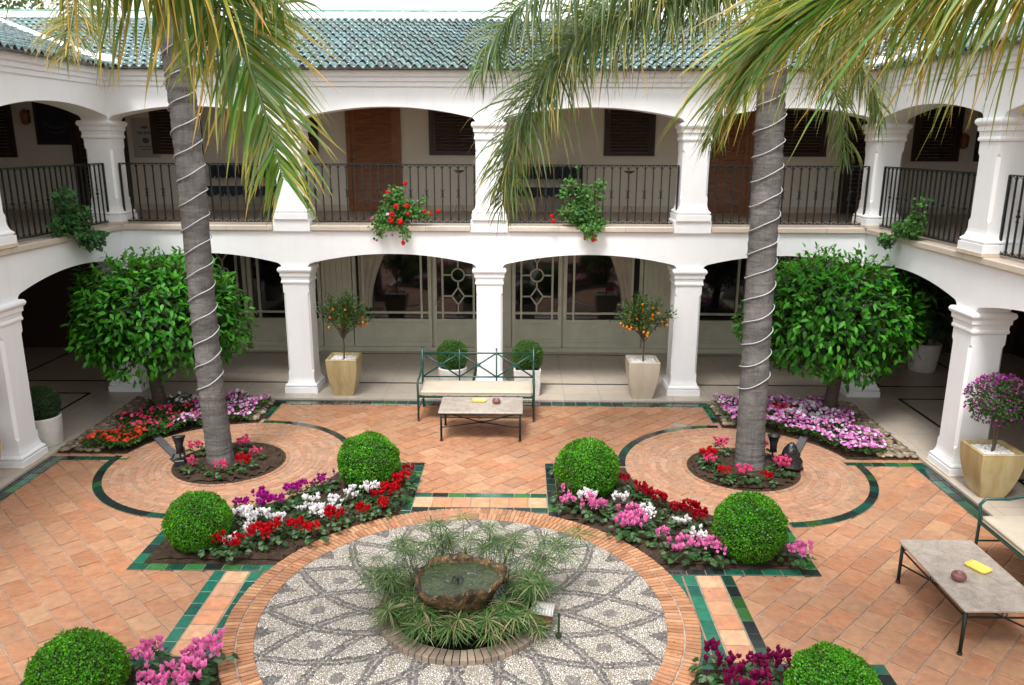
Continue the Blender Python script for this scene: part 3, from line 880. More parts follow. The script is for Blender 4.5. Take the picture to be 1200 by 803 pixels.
# decking below tiles + valley gutters + ridge parapet + far slope
m = MB()
e = .0
D = DR
def zr(d): return RB+SL*d-.015
m.add([(-5.98, YE+.03, zr(0)), (5.98, YE+.03, zr(0)), (5.98+D, YE+D, zr(D)), (-5.98-D, YE+D, zr(D))], [(0, 1, 2, 3)])
for sx in (-1, 1):
    m.add([(sx*6.01, YE, zr(0)), (sx*(5.98+D), YE+D, zr(D)), (sx*(5.98+D), -14.2, zr(D)), (sx*6.01, -14.2, zr(0))], [(0, 1, 2, 3)])
m.build('roof_deck', M['mortar'], B)
for sx in (-1, 1):
    m = MB(); n = 10; v = []
    for k in range(n+1):
        d = D*k/n
        for w_, h in ((-.17, .07), (-.08, .12), (.08, .12), (.17, .07)):
            v.append((sx*(5.98+d)+sx*w_*.707, YE+d-w_*.707, RB+SL*d+h))
    m.add(v, [(4*k+i, 4*k+i+1, 4*k+i+5, 4*k+i+4) for k in range(n) for i in range(3)])
    m.sphere((sx*6.1, YE+.12, RB+.10), .17, 12, 8, sq=(1.3, 1.2, .55))
    m.build('roof_valley', M['white'], B, smooth=True)
m = MB(); zt = RB+SL*D
m.box(-5.98-D, 5.98+D, YE+D, YE+D+.3, zt-.1, zt+.20)
for sx in (-1, 1): m.box(sx*(5.98+D), sx*(5.98+D+.3), -14.2, YE+D+.3, zt-.1, zt+.199)
m.build('ridge_parapet', M['white'], B)
m = MB()
k = -5.98-D
while k < 5.98+D:
    m.tube([(k, YE+D+.15, zt+.20), (k+.62, YE+D+.15, zt+.205)], [.105, .09], 10, flat=.55); k += .6
for sx in (-1, 1):
    k = -14.2
    while k < YE+D:
        m.tube([(sx*(6.13+D), k, zt+.20), (sx*(6.13+D), k+.62, zt+.205)], [.105, .09], 10, flat=.55); k += .6
m.build('ridge_cap', M['green_cap'], B, smooth=True)

# railings
def railing_mb(L):
    m = MB(); zb, zt = ZF+.045, ZF+.985
    m.box(0, L, -.012, .012, zb-.008, zb+.008); m.box(0, L, -.02, .02, zt-.008, zt+.008)
    n = round(L/.135); st = L/n
    for k in range(n+1):
        x = k*st; thick = .014 if k in (0, n) else .0095
        m.box(x-thick, x+thick, -thick, thick, zb-(.05 if k in (0, n) else 0), zt)
        if k < n:     # curved yokes top and bottom
            for (z0, s) in ((zt-.01, -1), (zb+.01, 1)):
                pts = [(x+st*.5-st*.5*cos(PI*t/6), 0, z0+s*.062*sin(PI*t/6)) for t in range(7)]
                pts2 = [(x+st*t/5*1.0, 0, z0+s*(.062*(1-sin(PI*t/5)))) for t in range(6)]
                m.tube(pts2, .0055, 4, cap=False)
        if k % 2 == 1 and k < n:
            zc = (zb+zt)/2+.0
            m.box(x-.017, x+.017, -.017, .017, zc-.015, zc+.015)
            for s in (-1, 1):
                for q in (-1, 1):
                    m.tube([(x, 0, zc+s*.01), (x+q*.016, 0, zc+s*.03), (x+q*.020, 0, zc+s*.055), (x+q*.036, 0, zc+s*.07)], .005, 4, cap=False)
    return m
for a, b in zip(XC[:-1], XC[1:]):
    L = b-a-.50
    railing_mb(L).build('railing', M['iron'], B, loc=(a+.25, .14, 0))
for sx in (-1, 1):
    for a, b in zip(YS[1:], YS[:-1]):
        L = b-a-.50
        railing_mb(L).build('railing', M['iron'], B, loc=(sx*6.34, a+.25, 0), rz=PI/2)

# upper doors and windows
def louvre(m, x0, x1, z0, z1, y, n, mi=0, tilt=.018):
    st = (z1-z0)/n
    for k in range(n):
        za = z0+k*st
        m.add([(x0, y, za+.004), (x1, y, za+.004), (x1, y-tilt, za+.006), (x0, y-tilt, za+.006), (x0, y-.002, za+st), (x1, y-.002, za+st)],
              [(0, 1, 2, 3), (3, 2, 5, 4)], mi=mi)
def wood_door(x, w_, h, face='back', at=3.0, mat='wood', lab=None, rz=0, zb=None, handle=1):
    zb = ZF-.01 if zb is None else zb
    root_loc = (x, at, zb)
    m = MB(); f = .09
    m.box(-w_/2, -w_/2+f, -.06, 0, 0, h); m.box(w_/2-f, w_/2, -.06, 0, 0, h); m.box(-w_/2+f, w_/2-f, -.06, 0, h-f, h)
    m.box(-w_/2+f, -w_/2+f+.09, -.035, -.001, 0, h-f); m.box(w_/2-f-.09, w_/2-f, -.035, -.001, 0, h-f)
    m.box(-w_/2+f+.09, w_/2-f-.09, -.034, -.001, 0, .16)
    louvre(m, -w_/2+f+.09, w_/2-f-.09, .16, h-f, -.012, int((h-.25)/.085))
    d = m.build('door', M[mat], B, loc=root_loc, rz=rz)
    if lab: d['label'] = lab
    if handle:
        m = MB(); hx = -w_/2+f+.05
        m.tube([(hx, -.036, 1.0), (hx, -.075, 1.02), (hx+.01, -.08, 1.1), (hx, -.075, 1.18), (hx, -.036, 1.2)], .01, 6)
        m.build('handle', M['steel'], d, smooth=True)
    return d
def wood_window(x, w_, z0, z1, at=3.0, rz=0, mat='dark_wood', axis_x=None):
    m = MB(); f = .07; h = z1-z0
    m.box(-w_/2, -w_/2+f, -.05, 0, 0, h); m.box(w_/2-f, w_/2, -.05, 0, 0, h); m.box(-w_/2+f, w_/2-f, -.05, 0, 0, f); m.box(-w_/2+f, w_/2-f, -.05, 0, h-f, h)
    m.box(-w_/2+f, -w_/2+f+.06, -.03, -.001, f, h-f); m.box(w_/2-f-.06, w_/2-f, -.03, -.001, f, h-f)
    wdo = m.build('window', M[mat], B, loc=(x, at, z0) if axis_x is None else (axis_x, x, z0), rz=rz)
    m = MB(); louvre(m, -w_/2+f+.06, w_/2-f-.06, f, h-f, -.008, 14); m.build('shutter', M[mat], wdo)
    return wdo
wood_door(-2.45, 1.08, 2.14, lab='brown louvred door with a pale pull handle'); wood_door(4.55, 1.0, 2.14)
wood_door(-7.9, 1.1, 2.14, mat='dark_wood', handle=0); wood_door(7.3, 1.0, 2.14, mat='dark_wood', handle=0)
for x in (-.85, 2.6, -4.05, -6.35, 6.0): wood_window(x, 1.0 if x != 6.0 else .95, 4.03, 5.03)
for s in (-1, 1):
    ax = s*10.8; rz = PI/2 if s < 0 else -PI/2
    rz = PI/2 if s < 0 else -PI/2
    rz = -PI/2 if s > 0 else PI/2
    for y in ((1.3, -2.0, -5.4, -8.8) if s < 0 else (4.0,)): wood_window(y, 1.1, 3.92, 4.98, axis_x=ax, rz=rz)
    if s > 0:
        for y in (1.9,): wood_window(y, 1.5, 3.93, 5.0, axis_x=ax, rz=rz)
        for y in (-.4, -3.8, -7.2): wood_window(y, 1.1, 3.93, 4.98, axis_x=ax, rz=rz)

# lower glazed joinery, modules on the wall y=3
def joinery(name, x0, x1, kind):
    z0, z1 = .13, 2.62; zp = .72
    m = MB(); yb, yf = 2.998, 2.90
    def bx(a, b, c, d, dy=0): m.box(a, b, yf+dy, yb, c, d)
    st = .07
    bx(x0, x0+st, z0, z1); bx(x1-st, x1, z0, z1); bx(x0+st, x1-st, z1-.08, z1); bx(x0+st, x1-st, z0, z0+.10)
    a, b = x0+st, x1-st
    # bottom wooden panel
    bx(a, b, z0+.10, zp, .03); bx(a, b, zp-.05, zp, .0)
    pa, pb, pz0, pz1 = a+.07, b-.07, z0+.15, zp-.10
    def strip(p, q, w_=.018, y=None):
        p = Vector(p); q = Vector(q); d = (q-p).normalized(); n = Vector((-d.y, d.x))*w_/2
        v = [(r_.x, yy, r_.y) for yy in (yf+.018, yf+.031) for r_ in (p+n, q+n, q-n, p-n)]
        m.add(v, [(0, 1, 2, 3), (0, 4, 5, 1), (1, 5, 6, 2), (2, 6, 7, 3), (3, 7, 4, 0)])
    def rect(a_, b_, c_, d_):
        strip((a_, c_), (b_, c_)); strip((a_, d_), (b_, d_)); strip((a_, c_), (a_, d_)); strip((b_, c_), (b_, d_))
    if kind == 'boards':
        n = max(2, int((b-a)/.12))
        for k in range(n): m.box(a+(b-a)*k/n+.006, a+(b-a)*(k+1)/n-.006, yf+.02, yb, zp, z1-.08)
        bx(a, b, zp, z1-.08, .035)
        rect(pa, pb, pz0, pz1)
    else:
        zt = zp+.13
        if kind == 'window':
            rect(pa, pa+.22, pz0, pz1); rect(pb-.22, pb, pz0, pz1)
            ca, cb = pa+.28, pb-.28; rect(ca, cb, pz0, pz1)
            cm, zm = (ca+cb)/2, (pz0+pz1)/2
            for g_ in (0, .05):
                hw_, hh_ = (cb-ca)*.36-g_*2, (pz1-pz0)*.42-g_
                for p, q in (((cm-hw_, zm), (cm, zm+hh_)), ((cm, zm+hh_), (cm+hw_, zm)), ((cm+hw_, zm), (cm, zm-hh_)), ((cm, zm-hh_), (cm-hw_, zm))): strip(p, q, .014)
            sa, sb = a+.14, b-.14
        else:
            rect(pa, pb, pz0, pz1); rect(pa+.03, pb-.03, pz0+.03, pz1-.03)
            sa, sb = a+.12, b-.12
        for xx in (sa, sb): m.box(xx-.02, xx+.02, yf+.01, yb-.03, zp, z1-.08)
        m.box(a, b, yf+.012, yb-.03, zt-.02, zt+.02)
        if kind == 'door':      # circle and lozenge tracery
            cm = (sa+sb)/2
            def bar(p, q): strip2(p, q)
            def strip2(p, q, w_=.028):
                p = Vector(p); q = Vector(q); d = (q-p).normalized(); n = Vector((-d.y, d.x))*w_/2
                v = [(r_.x, yy, r_.y) for yy in (yf+.02, yf+.05) for r_ in (p+n, q+n, q-n, p-n)]
                m.add(v, [(0, 1, 2, 3), (0, 4, 5, 1), (1, 5, 6, 2), (2, 6, 7, 3), (3, 7, 4, 0)])
            za_, zb_ = zt+.02, z1-.08; hw_ = (sb-sa)/2
            for zc in (1.20, 2.08):
                for p, q in (((cm-.13, zc), (cm, zc+.18)), ((cm, zc+.18), (cm+.13, zc)), ((cm+.13, zc), (cm, zc-.18)), ((cm, zc-.18), (cm-.13, zc))): strip2(p, q)
                strip2((sa, zc), (cm-.13, zc)); strip2((cm+.13, zc), (sb, zc))
            zc = 1.64; N = 20
            for k in range(N):
                t0, t1 = 2*PI*k/N, 2*PI*(k+1)/N
                strip2((cm+.13*cos(t0), zc+.13*sin(t0)), (cm+.13*cos(t1), zc+.13*sin(t1)))
            strip2((sa, zc), (cm-.13, zc)); strip2((cm+.13, zc), (sb, zc))
            strip2((cm, za_), (cm, 1.02)); strip2((cm, 1.38), (cm, 1.51)); strip2((cm, 1.77), (cm, 1.90)); strip2((cm, 2.26), (cm, zb_))
    nm = {'door': 'door', 'window': 'window', 'boards': 'wall_panel'}[kind]
    o = m.build(nm, M['joinery'], B)
    if kind != 'boards':
        m = MB(); m.box(a, b, 2.965, 2.972, zp, z1-.08); m.build('pane', M['glass'], o)
    if kind == 'door':
        m = MB(); hx = x1-st/2 if (x0+x1) > 0 else x0+st/2
        m.box(hx-.02, hx+.02, yf-.008, yf, 1.0, 1.2); m.tube([(hx, yf-.01, 1.1), (hx, yf-.05, 1.1), (hx-.08 if x0 > 0 else hx+.08, yf-.055, 1.1)], .008, 6)
        m.build('handle', M['steel'], o)
    return o
for s in (-1, 1):
    def jn(a, b, k):
        a, b = sorted((s*a, s*b)); return joinery('x', a, b, k)
    jn(.30, 1.32, 'door'); jn(1.36, 2.98, 'window'); jn(3.0, 3.62, 'boards'); jn(3.64, 5.14, 'window'); jn(5.18, 6.12, 'door'); jn(6.16, 7.4, 'boards')
m = MB(); m.box(-.28, .28, 2.93, 2.998, .13, 2.62); m.box(-7.4, 7.4, 2.84, 2.998, .0405, .128)
m.build('door_surround', M['joinery'], B)
# curtains tied back inside the windows (behind glazing line, drawn in front of the dark pane)
def curtain(x0, x1, side):
    m = MB(); n = 16; rows = 10; v = []
    for j in range(rows+1):
        t = j/rows; z = 2.5-1.55*t
        k = 1-.62*sin(PI*min(1, t*1.05)/2)**1.3
        for i in range(n+1):
            u = i/n
            x = (x0+(x1-x0)*u*k) if side > 0 else (x1-(x1-x0)*u*k)
            v.append((x, 2.945+.012*sin(u*22+t), z))
    m.add(v, [(j*(n+1)+i, j*(n+1)+i+1, (j+1)*(n+1)+i+1, (j+1)*(n+1)+i) for j in range(rows) for i in range(n)])
    m.build('curtain', M['curtain'], B, smooth=True)
curtain(-2.86, -2.15, 1); curtain(2.15, 2.80, -1)
for s in (-1, 1):
    m = MB(); m.box(s*10.735, s*10.7985, -14.2, 2.94, .045, 2.70); m.build('wall_panelling', M['dark_wood'], B)
    m = MB(); m.box(s*7.42, s*10.734, 2.94, 2.998, .045, 2.70); m.build('wall_panelling', M['dark_wood'], B)
# side gallery rear walls: dark joinery
for s in (-1, 1):
    for y in (1.0, -2.2, -5.6, -9.0):
        m = MB(); m.box(s*10.69, s*10.73, y-.75, y-.67, .05, 2.3); m.box(s*10.69, s*10.73, y+.67, y+.75, .05, 2.3); m.box(s*10.69, s*10.73, y-.67, y+.67, 2.2, 2.3); m.box(s*10.70, s*10.73, y-.67, y+.67, .05, .5)
        m.box(s*10.70, s*10.73, y-.03, y+.03, .5, 2.2)
        o = m.build('window', M['dark_wood'], B)
        m = MB(); m.box(s*10.72, s*10.734, y-.67, y+.67, .5, 2.2); m.build('pane', M['glass'], o)

for x in (8.62, 9.85, -10.05): wood_window(x, .92, 3.95, 4.98)
def sconce(loc, lab):
    o = thing('wall_lantern', lab, 'lantern', loc, 0, 'small wall lanterns')
    m = MB(); m.box(-.05, .05, -.02, 0, -.12, .12); m.build('bracket', M['iron'], o)
    m = MB(); m.lathe([(.03, -.16), (.07, -.12), (.085, .05), (.06, .10), (.02, .14)], c=(0, -.10, 0), seg=10); m.build('shade', M['wood'], o)
sconce((9.12, 2.998, 4.35), 'small brown wall lantern right of the dark right gallery window')
sconce((-9.28, 2.998, 4.74), 'small brown wall lantern left of the framed picture')
# wall sign, pictures and lamp on the upper gallery
o = thing('wall_sign', 'pale printed wall sign with a dark emblem beside the far left upper door', 'sign', (-6.98, 2.995, 4.28))
m = MB(); m.box(-.26, .26, -.012, 0, -.32, .44); m.build('board', M['paper'], o)
m = MB()
m.sphere((0, -.013, .26), .07, 10, 4, sq=(1, .05, .35)); m.sphere((0, -.013, .01), .07, 10, 4, sq=(1, .05, .8))
for k, wd in enumerate((.028, .03, .02, .03, .025, .03, .02)): m.box(-.15+k*.044, -.15+k*.044+wd, -.015, -.0125, .13, .18)
m.box(-.16, .16, -.015, -.0125, -.12, -.105); m.box(-.10, .10, -.015, -.0125, -.17, -.158)
m.build('emblem', M['ink'], o)
o = thing('framed_picture', 'dark framed picture with a bowl motif on the left upper gallery wall', 'picture', (-9.19, 3.0-.9, 4.5), PI/2)
o.location = (-8.72, 2.995, 4.62); o.rotation_euler = (0, 0, 0)
m = MB(); 
for a in ((-.42, -.36, -.42, .42), (.36, .42, -.42, .42), (-.36, .36, -.42, -.36), (-.36, .36, .36, .42)): m.box(a[0], a[1], -.035, 0, a[2], a[3])
m.build('frame', M['dark_wood'], o)
m = MB(); m.box(-.36, .36, -.015, -.004, -.36, .36); m.build('canvas', M['dark_cloth'], o)
m = MB(); m.tube([(-.22*cos(t), -.018, .02-.12*sin(t)) for t in np.linspace(0, PI, 12)], .012, 5); m.tube([(.2*cos(t)*.9, -.018, -.08-.12*sin(t)) for t in np.linspace(.2, PI-.9, 9)], .01, 5); m.build('motif', M['slate'], o)
# ------------------------------------------------------------------ foliage builders
def ellipsoid_leaves(n, rx, ry, rz_, Ln, Wd, cols, mat, name, fill=.35, up_bias=.25, lump=.10, droop=.25, seed=0, jit=.15, bottom=-1.0):
    q = np.random.default_rng(seed+5)
    v = unit(q.normal(size=(int(n*1.6), 3)))
    v = v[v[:, 2] > bottom][:n]; n = len(v)
    ph = q.uniform(0, 6.28, 8)
    L = 1 + lump*(np.sin(v[:, 0]*4+ph[0])*np.cos(v[:, 1]*5+ph[1]) + .7*np.sin(v[:, 2]*6+ph[2]+v[:, 0]*3) + .5*np.sin(v[:, 1]*9+ph[3]))
    r = L*(1-fill*q.random(n)**1.8)
    P = v*r[:, None]*np.array([rx, ry, rz_])
    nrm = unit(v/np.array([rx, ry, rz_]))
    D = unit(nrm*.75 + q.normal(size=(n, 3))*.55 + np.array([0, 0, -up_bias]))
    U = unit(nrm + q.normal(size=(n, 3))*.35 + np.array([0, 0, .6]))
    ln = Ln*q.uniform(.7, 1.2, n); wd = Wd*q.uniform(.8, 1.15, n)
    V, F, k = leaves_np(P, D, U, ln, wd, droop, .12)
    C = np.array(cols)[q.integers(0, len(cols), n)]*(1+q.uniform(-jit, jit, (n, 1)))
    return V, F, rep(np.clip(C, 0, 1), k)
def cat(parts):
    Vs, Fs, Cs = [], [], []; o = 0
    for V, F, C in parts:
        Vs.append(V); Fs.append(F+o); Cs.append(C); o += len(V)
    return np.concatenate(Vs), np.concatenate(Fs), np.concatenate(Cs)

# clipped box balls
def box_ball_meshes(seed):
    q = np.random.default_rng(seed); n = 14000; r = .385
    v = unit(q.normal(size=(n, 3)))
    lump = 1+.034*np.sin(v[:, 0]*6+seed)*np.sin(v[:, 1]*5+2*seed)+.024*np.sin(v[:, 2]*9+v[:, 0]*7+seed)+.014*np.sin(v[:, 1]*17+v[:, 2]*13)
    rr = r*lump*(1-.10*q.random(n)**1.4)
    stray = q.random(n) < .012; rr[stray] *= 1.04
    P = v*rr[:, None]; P[:, 2] *= .95
    D = unit(v*.8+q.normal(size=(n, 3))*.6); U = unit(v+q.normal(size=(n, 3))*.5)
    V, F, k = leaves_np(P, D, U, .024*q.uniform(.7, 1.2, n), .017*np.ones(n), .2, .1)
    base = np.array([(.040, .205, .003), (.055, .25, .004), (.026, .150, .003), (.095, .33, .007), (.035, .175, .004)])
    C = base[q.integers(0, 5, n)]*(1+q.uniform(-.25, .25, (n, 1)))
    patch = np.sin(v[:, 0]*4+seed*2)*np.sin(v[:, 1]*5+seed)+.5*np.sin(v[:, 2]*8+v[:, 0]*6)
    C = C*(1+.22*patch[:, None]); br = (q.random(n) < .03) & (v[:, 2] < .3); C[br] = (.16, .12, .03)
    return np_mesh('foliage', V, F, rep(np.clip(C, 0, 1), k), M['box'])
ballm = [box_ball_meshes(s) for s in (1, 2, 3, 4, 5, 6)]
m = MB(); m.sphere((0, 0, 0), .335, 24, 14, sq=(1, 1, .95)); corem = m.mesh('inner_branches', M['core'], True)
m = MB(); m.tube([(0, 0, -.42), (.01, 0, -.2)], .03, 6); stemm = m.mesh('stem', M['twig'])
BL = [((-2.98, -5.42), 'rounded box ball in the left bed by the mosaic, nearer of its two', .87),
      ((-1.43, -3.86), 'rounded box ball in the left bed beside the courtyard middle, farther of its two', 1.0),
      ((1.31, -4.02), 'rounded box ball in the right bed beside the courtyard middle, farther of its two', 1.0),
      ((2.91, -5.52), 'rounded box ball in the right bed near the coffee table, nearer of its two', .97),
      ((-2.89, -8.0), 'rounded box ball cut by the bottom edge beside pale pink cyclamens', .90),
      ((2.83, -8.05), 'rounded box ball cut by the bottom edge beside dark magenta cyclamens', .86)]
for i, ((x, y), lab, s) in enumerate(BL):
    o = thing('box_topiary', lab, 'shrub', (x, y, .36*s), R.uniform(0, 6), 'clipped box balls in the beds'); o.scale = (s,)*3
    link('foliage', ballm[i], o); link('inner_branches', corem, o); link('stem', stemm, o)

# potted items -------------------------------------------------------
def square_pot(top=.262, bot=.165, h=.65, mat='tan_pot'):
    m = MB(); rings = []
    def sq(s, z, c=.012): return [(-s+c, -s, z), (s-c, -s, z), (s, -s+c, z), (s, s-c, z), (s-c, s, z), (-s+c, s, z), (-s, s-c, z), (-s, -s+c, z)]
    for k in range(13):
        t = k/12; s = bot+(top-bot)*sin(t*PI*.5)**.85*1.0
        rings.append(sq(s, t*h))
    rings += [sq(top+.004, h+.004), sq(top-.006, h+.016), sq(top-.035, h+.012), sq(top-.045, h-.05), sq(.02, h-.052)]
    m.loft(rings); return m
def pebble_fill(r, z, n, size=.016, square=True, cols=((.78, .77, .75), (.70, .69, .67), (.85, .84, .82)), seed=3):
    q = random.Random(seed); m = MB()
    for _ in range(n):
        if square: x, y = q.uniform(-r, r), q.uniform(-r, r)
        else:
            a, b = q.uniform(0, 6.28), r*math.sqrt(q.random()); x, y = b*cos(a), b*sin(a)
        s = size*q.uniform(.7, 1.3); c = q.choice(cols)
        m.sphere((x, y, z+q.uniform(-.004, .008)), s, 6, 4, sq=(1, q.uniform(.6, 1), .7), col=c)
    return m
def kumquat(loc, lab, potmat, nfruit, seed, fr=1.0, rz=0):
    o = thing('potted_kumquat', lab, 'potted tree', loc, rz, 'kumquat trees in square pots')
    p = square_pot(mat=potmat).build('pot', M[potmat], o)
    pebble_fill(.225, .605, 420, .018, seed=seed).build('pebbles', M['white_pebble'], p)['kind'] = 'stuff'
    q = random.Random(seed); m = MB()
    m.tube([(0, 0, .55), (.012, .01, .85), (0, 0, 1.05)], [.016, .013, .011], 7)
    tips = []
    for k in range(26):
        a = q.uniform(0, 6.28); e = q.uniform(-.1, 1.35); r = q.uniform(.28, .50)
        t = (r*cos(a)*cos(e), r*sin(a)*cos(e), 1.28+.5*sin(e)*q.uniform(.6, 1)); tips.append(t)
        m.tube([(0, 0, 1.0+q.uniform(-.08, .1)), (t[0]*.5, t[1]*.5, (1.05+t[2])/2), t], [.009, .006, .003], 5)
    m.build('trunk', M['twig'], o)
    n = 2000; g_ = np.random.default_rng(seed)
    T = np.array(tips); base = np.array([0, 0, 1.15])
    idx = g_.integers(0, len(T), n); tt = g_.uniform(.35, 1.12, n)[:, None]
    P = base+(T[idx]-base)*tt+g_.normal(size=(n, 3))*.045
    D = unit((T[idx]-base)+g_.normal(size=(n, 3))*.35); U = unit(g_.normal(size=(n, 3))+np.array([0, 0, 1]))
    V, F, k = leaves_np(P, D, U, .062*g_.uniform(.7, 1.2, n), .024*np.ones(n), .2)
    C = np.array([(.03, .075, .02), (.045, .10, .025), (.06, .13, .03), (.025, .06, .022)])[g_.integers(0, 4, n)]
    link('foliage', np_mesh('foliage', V, F, rep(C, k), M['leaf']), o)
    m = MB()
    for k in range(nfruit):
        j = q.randrange(len(tips)); s = q.uniform(.6, 1.05); t = tips[j]
        m.sphere((t[0]*s+q.gauss(0, .03), t[1]*s+q.gauss(0, .03), 1.15+(t[2]-1.15)*s-.03+q.gauss(0, .03)-.06*fr), .021, 8, 6, sq=(1, 1, 1.15), col=q.choice([(.85, .26, .01), (.9, .34, .015), (.8, .2, .01)]))
    m.build('fruit', attr_fruit, o, smooth=True)['kind'] = 'stuff'
attr_fruit = attr_mat('kumquat_skin', .35, .1, 20, .1)
kumquat((-2.56, -.02, .04), 'sparse kumquat tree in a tan square pot by the left arcade column', 'tan_pot', 34, 21)
kumquat((2.57, -.08, .04), 'kumquat tree thick with fruit in a bone coloured square pot', 'bone_pot', 70, 34)

def round_pot_mb(r0, r1, h, square=False):
    m = MB(); prof = [(r0*.96, 0), (r0, .01), ((r0+r1)/2+.004, h*.5), (r1, h-.02), (r1, h), (r1-.02, h+.004), (r1-.035, h-.005), (r1-.04, h-.06), (.01, h-.06)]
    if not square: return m.lathe(prof, seg=36)
    def sq(s, z, c=.015): return [(-s+c, -s, z), (s-c, -s, z), (s, -s+c, z), (s, s-c, z), (s-c, s, z), (-s+c, s, z), (-s, s-c, z), (-s, -s+c, z)]
    return m.loft([sq(r, z) for r, z in prof])
def potted_ball(loc, lab, r0, r1, h, rb, zc, square=False, seed=1, cols=None):
    o = thing('potted_box', lab, 'potted shrub', loc, 0, 'box balls in white pots')
    p = round_pot_mb(r0, r1, h, square).build('pot', M['white_pot'], o, smooth=not square)
    m = MB(); m.lathe([(.01, h-.05), (r1-.045, h-.05), (r1-.045, h-.045)], seg=20); m.build('soil', M['soil'], p)
    q = np.random.default_rng(seed); n = 4200
    v = unit(q.normal(size=(n, 3))); rr = rb*(1-.14*q.random(n))*(1+.03*np.sin(v[:, 0]*6+v[:, 2]*5))
    P = v*rr[:, None]+np.array([0, 0, zc]); D = unit(v*.7+q.normal(size=(n, 3))*.6); U = unit(v+q.normal(size=(n, 3))*.5)
    V, F, k = leaves_np(P, D, U, .028*q.uniform(.7, 1.2, n), .017*np.ones(n), .2)
    b = np.array(cols or [(.04, .12, .012), (.06, .16, .015), (.03, .09, .012)]); C = b[q.integers(0, len(b), n)]*(1+q.uniform(-.2, .2, (n, 1)))
    link('foliage', np_mesh('foliage', V, F, rep(C, k), M['box']), o)
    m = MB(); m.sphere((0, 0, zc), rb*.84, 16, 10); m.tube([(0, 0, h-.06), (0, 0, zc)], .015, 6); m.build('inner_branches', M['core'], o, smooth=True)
potted_ball((-.70, .30-.22, .04), 'box ball in a round white pot behind the garden bench', .21, .25, .46, .27, .66)
potted_ball((.60, .30-.22, .04), 'box ball in a square white pot behind the garden bench', .215, .235, .46, .27, .66, True, 2)
potted_ball((-6.36, -2.50, .04), 'dark box ball in a white cylinder pot behind the left column', .22, .24, .42, .25, .60, seed=5, cols=[(.015, .045, .012), (.022, .06, .015), (.012, .035, .010)])
# two big ochre pots by the side columns
def purple_shrub(loc, lab, rz=0):
    o = thing('potted_bush', lab, 'potted tree', loc, rz, 'flowering standards in big ochre pots')
    p = square_pot(.265, .145, .60).build('pot', M['tan_pot'], o)
    pebble_fill(.215, .555, 420, .019, seed=8).build('pebbles', M['white_pebble'], p)['kind'] = 'stuff'
    m = MB(); m.tube([(0, 0, .55), (.02, 0, .8), (-.01, .01, 1.05)], [.022, .018, .016], 7)
    m.tube([(.012, .015, .55), (-.02, .0, .8), (.01, .0, 1.1)], [.012, .012, .01], 6)
    m.build('trunk', M['twig'], o)
    a = ellipsoid_leaves(2600, .37, .37, .27, .042, .024, [(.03, .07, .02), (.045, .09, .025), (.02, .05, .018)], None, '', .55, .2, .13, seed=9)
    V, F, C = a; V = V+np.array([0, 0, 1.22]); link('foliage', np_mesh('foliage', V, F, C, M['mleaf']), o)
    q = np.random.default_rng(4); n = 420
    v = unit(q.normal(size=(n, 3))+np.array([-.15, -.1, .9])); P = v*np.array([.38, .38, .30])*(.92+.14*q.random((n, 1)))+np.array([0, 0, 1.22])
    D = unit(v+q.normal(size=(n, 3))*.6); V, F, k = leaves_np(P, D, unit(q.normal(size=(n, 3))), .034*np.ones(n), .034*np.ones(n), .1, .2)
    C = np.array([(.30, .025, .26), (.42, .04, .36), (.22, .02, .22), (.5, .12, .3)])[q.integers(0, 4, n)]
    f = link('flowers', np_mesh('flowers', V, F, rep(C, k), M['petal']), o); f['kind'] = 'stuff'
purple_shrub((6.33, -3.93, .04), 'purple flowered standard in a big ochre pot by the right column')
purple_shrub((-6.40, -4.02, .04), 'big ochre pot of white pebbles cut by the left edge beside the left column', 1.2)
# white pot with a plant far back on the right
o = thing('gallery_plant', 'tall dark leafy plant in a white pot at the back of the right gallery', 'potted plant', (8.25, 1.7, .04))
round_pot_mb(.24, .30, .55).build('pot', M['white_pot'], o, smooth=True)
V, F, C = ellipsoid_leaves(700, .6, .6, .65, .20, .07, [(.02, .05, .015), (.03, .07, .02)], None, '', .8, .1, .2, seed=30)
link('foliage', np_mesh('foliage', V+np.array([0, 0, 1.25]), F, C, M['leaf']), o)
m = MB(); m.tube([(0, 0, .45), (0, 0, 1.2)], .03, 6); m.build('stem', M['twig'], o)

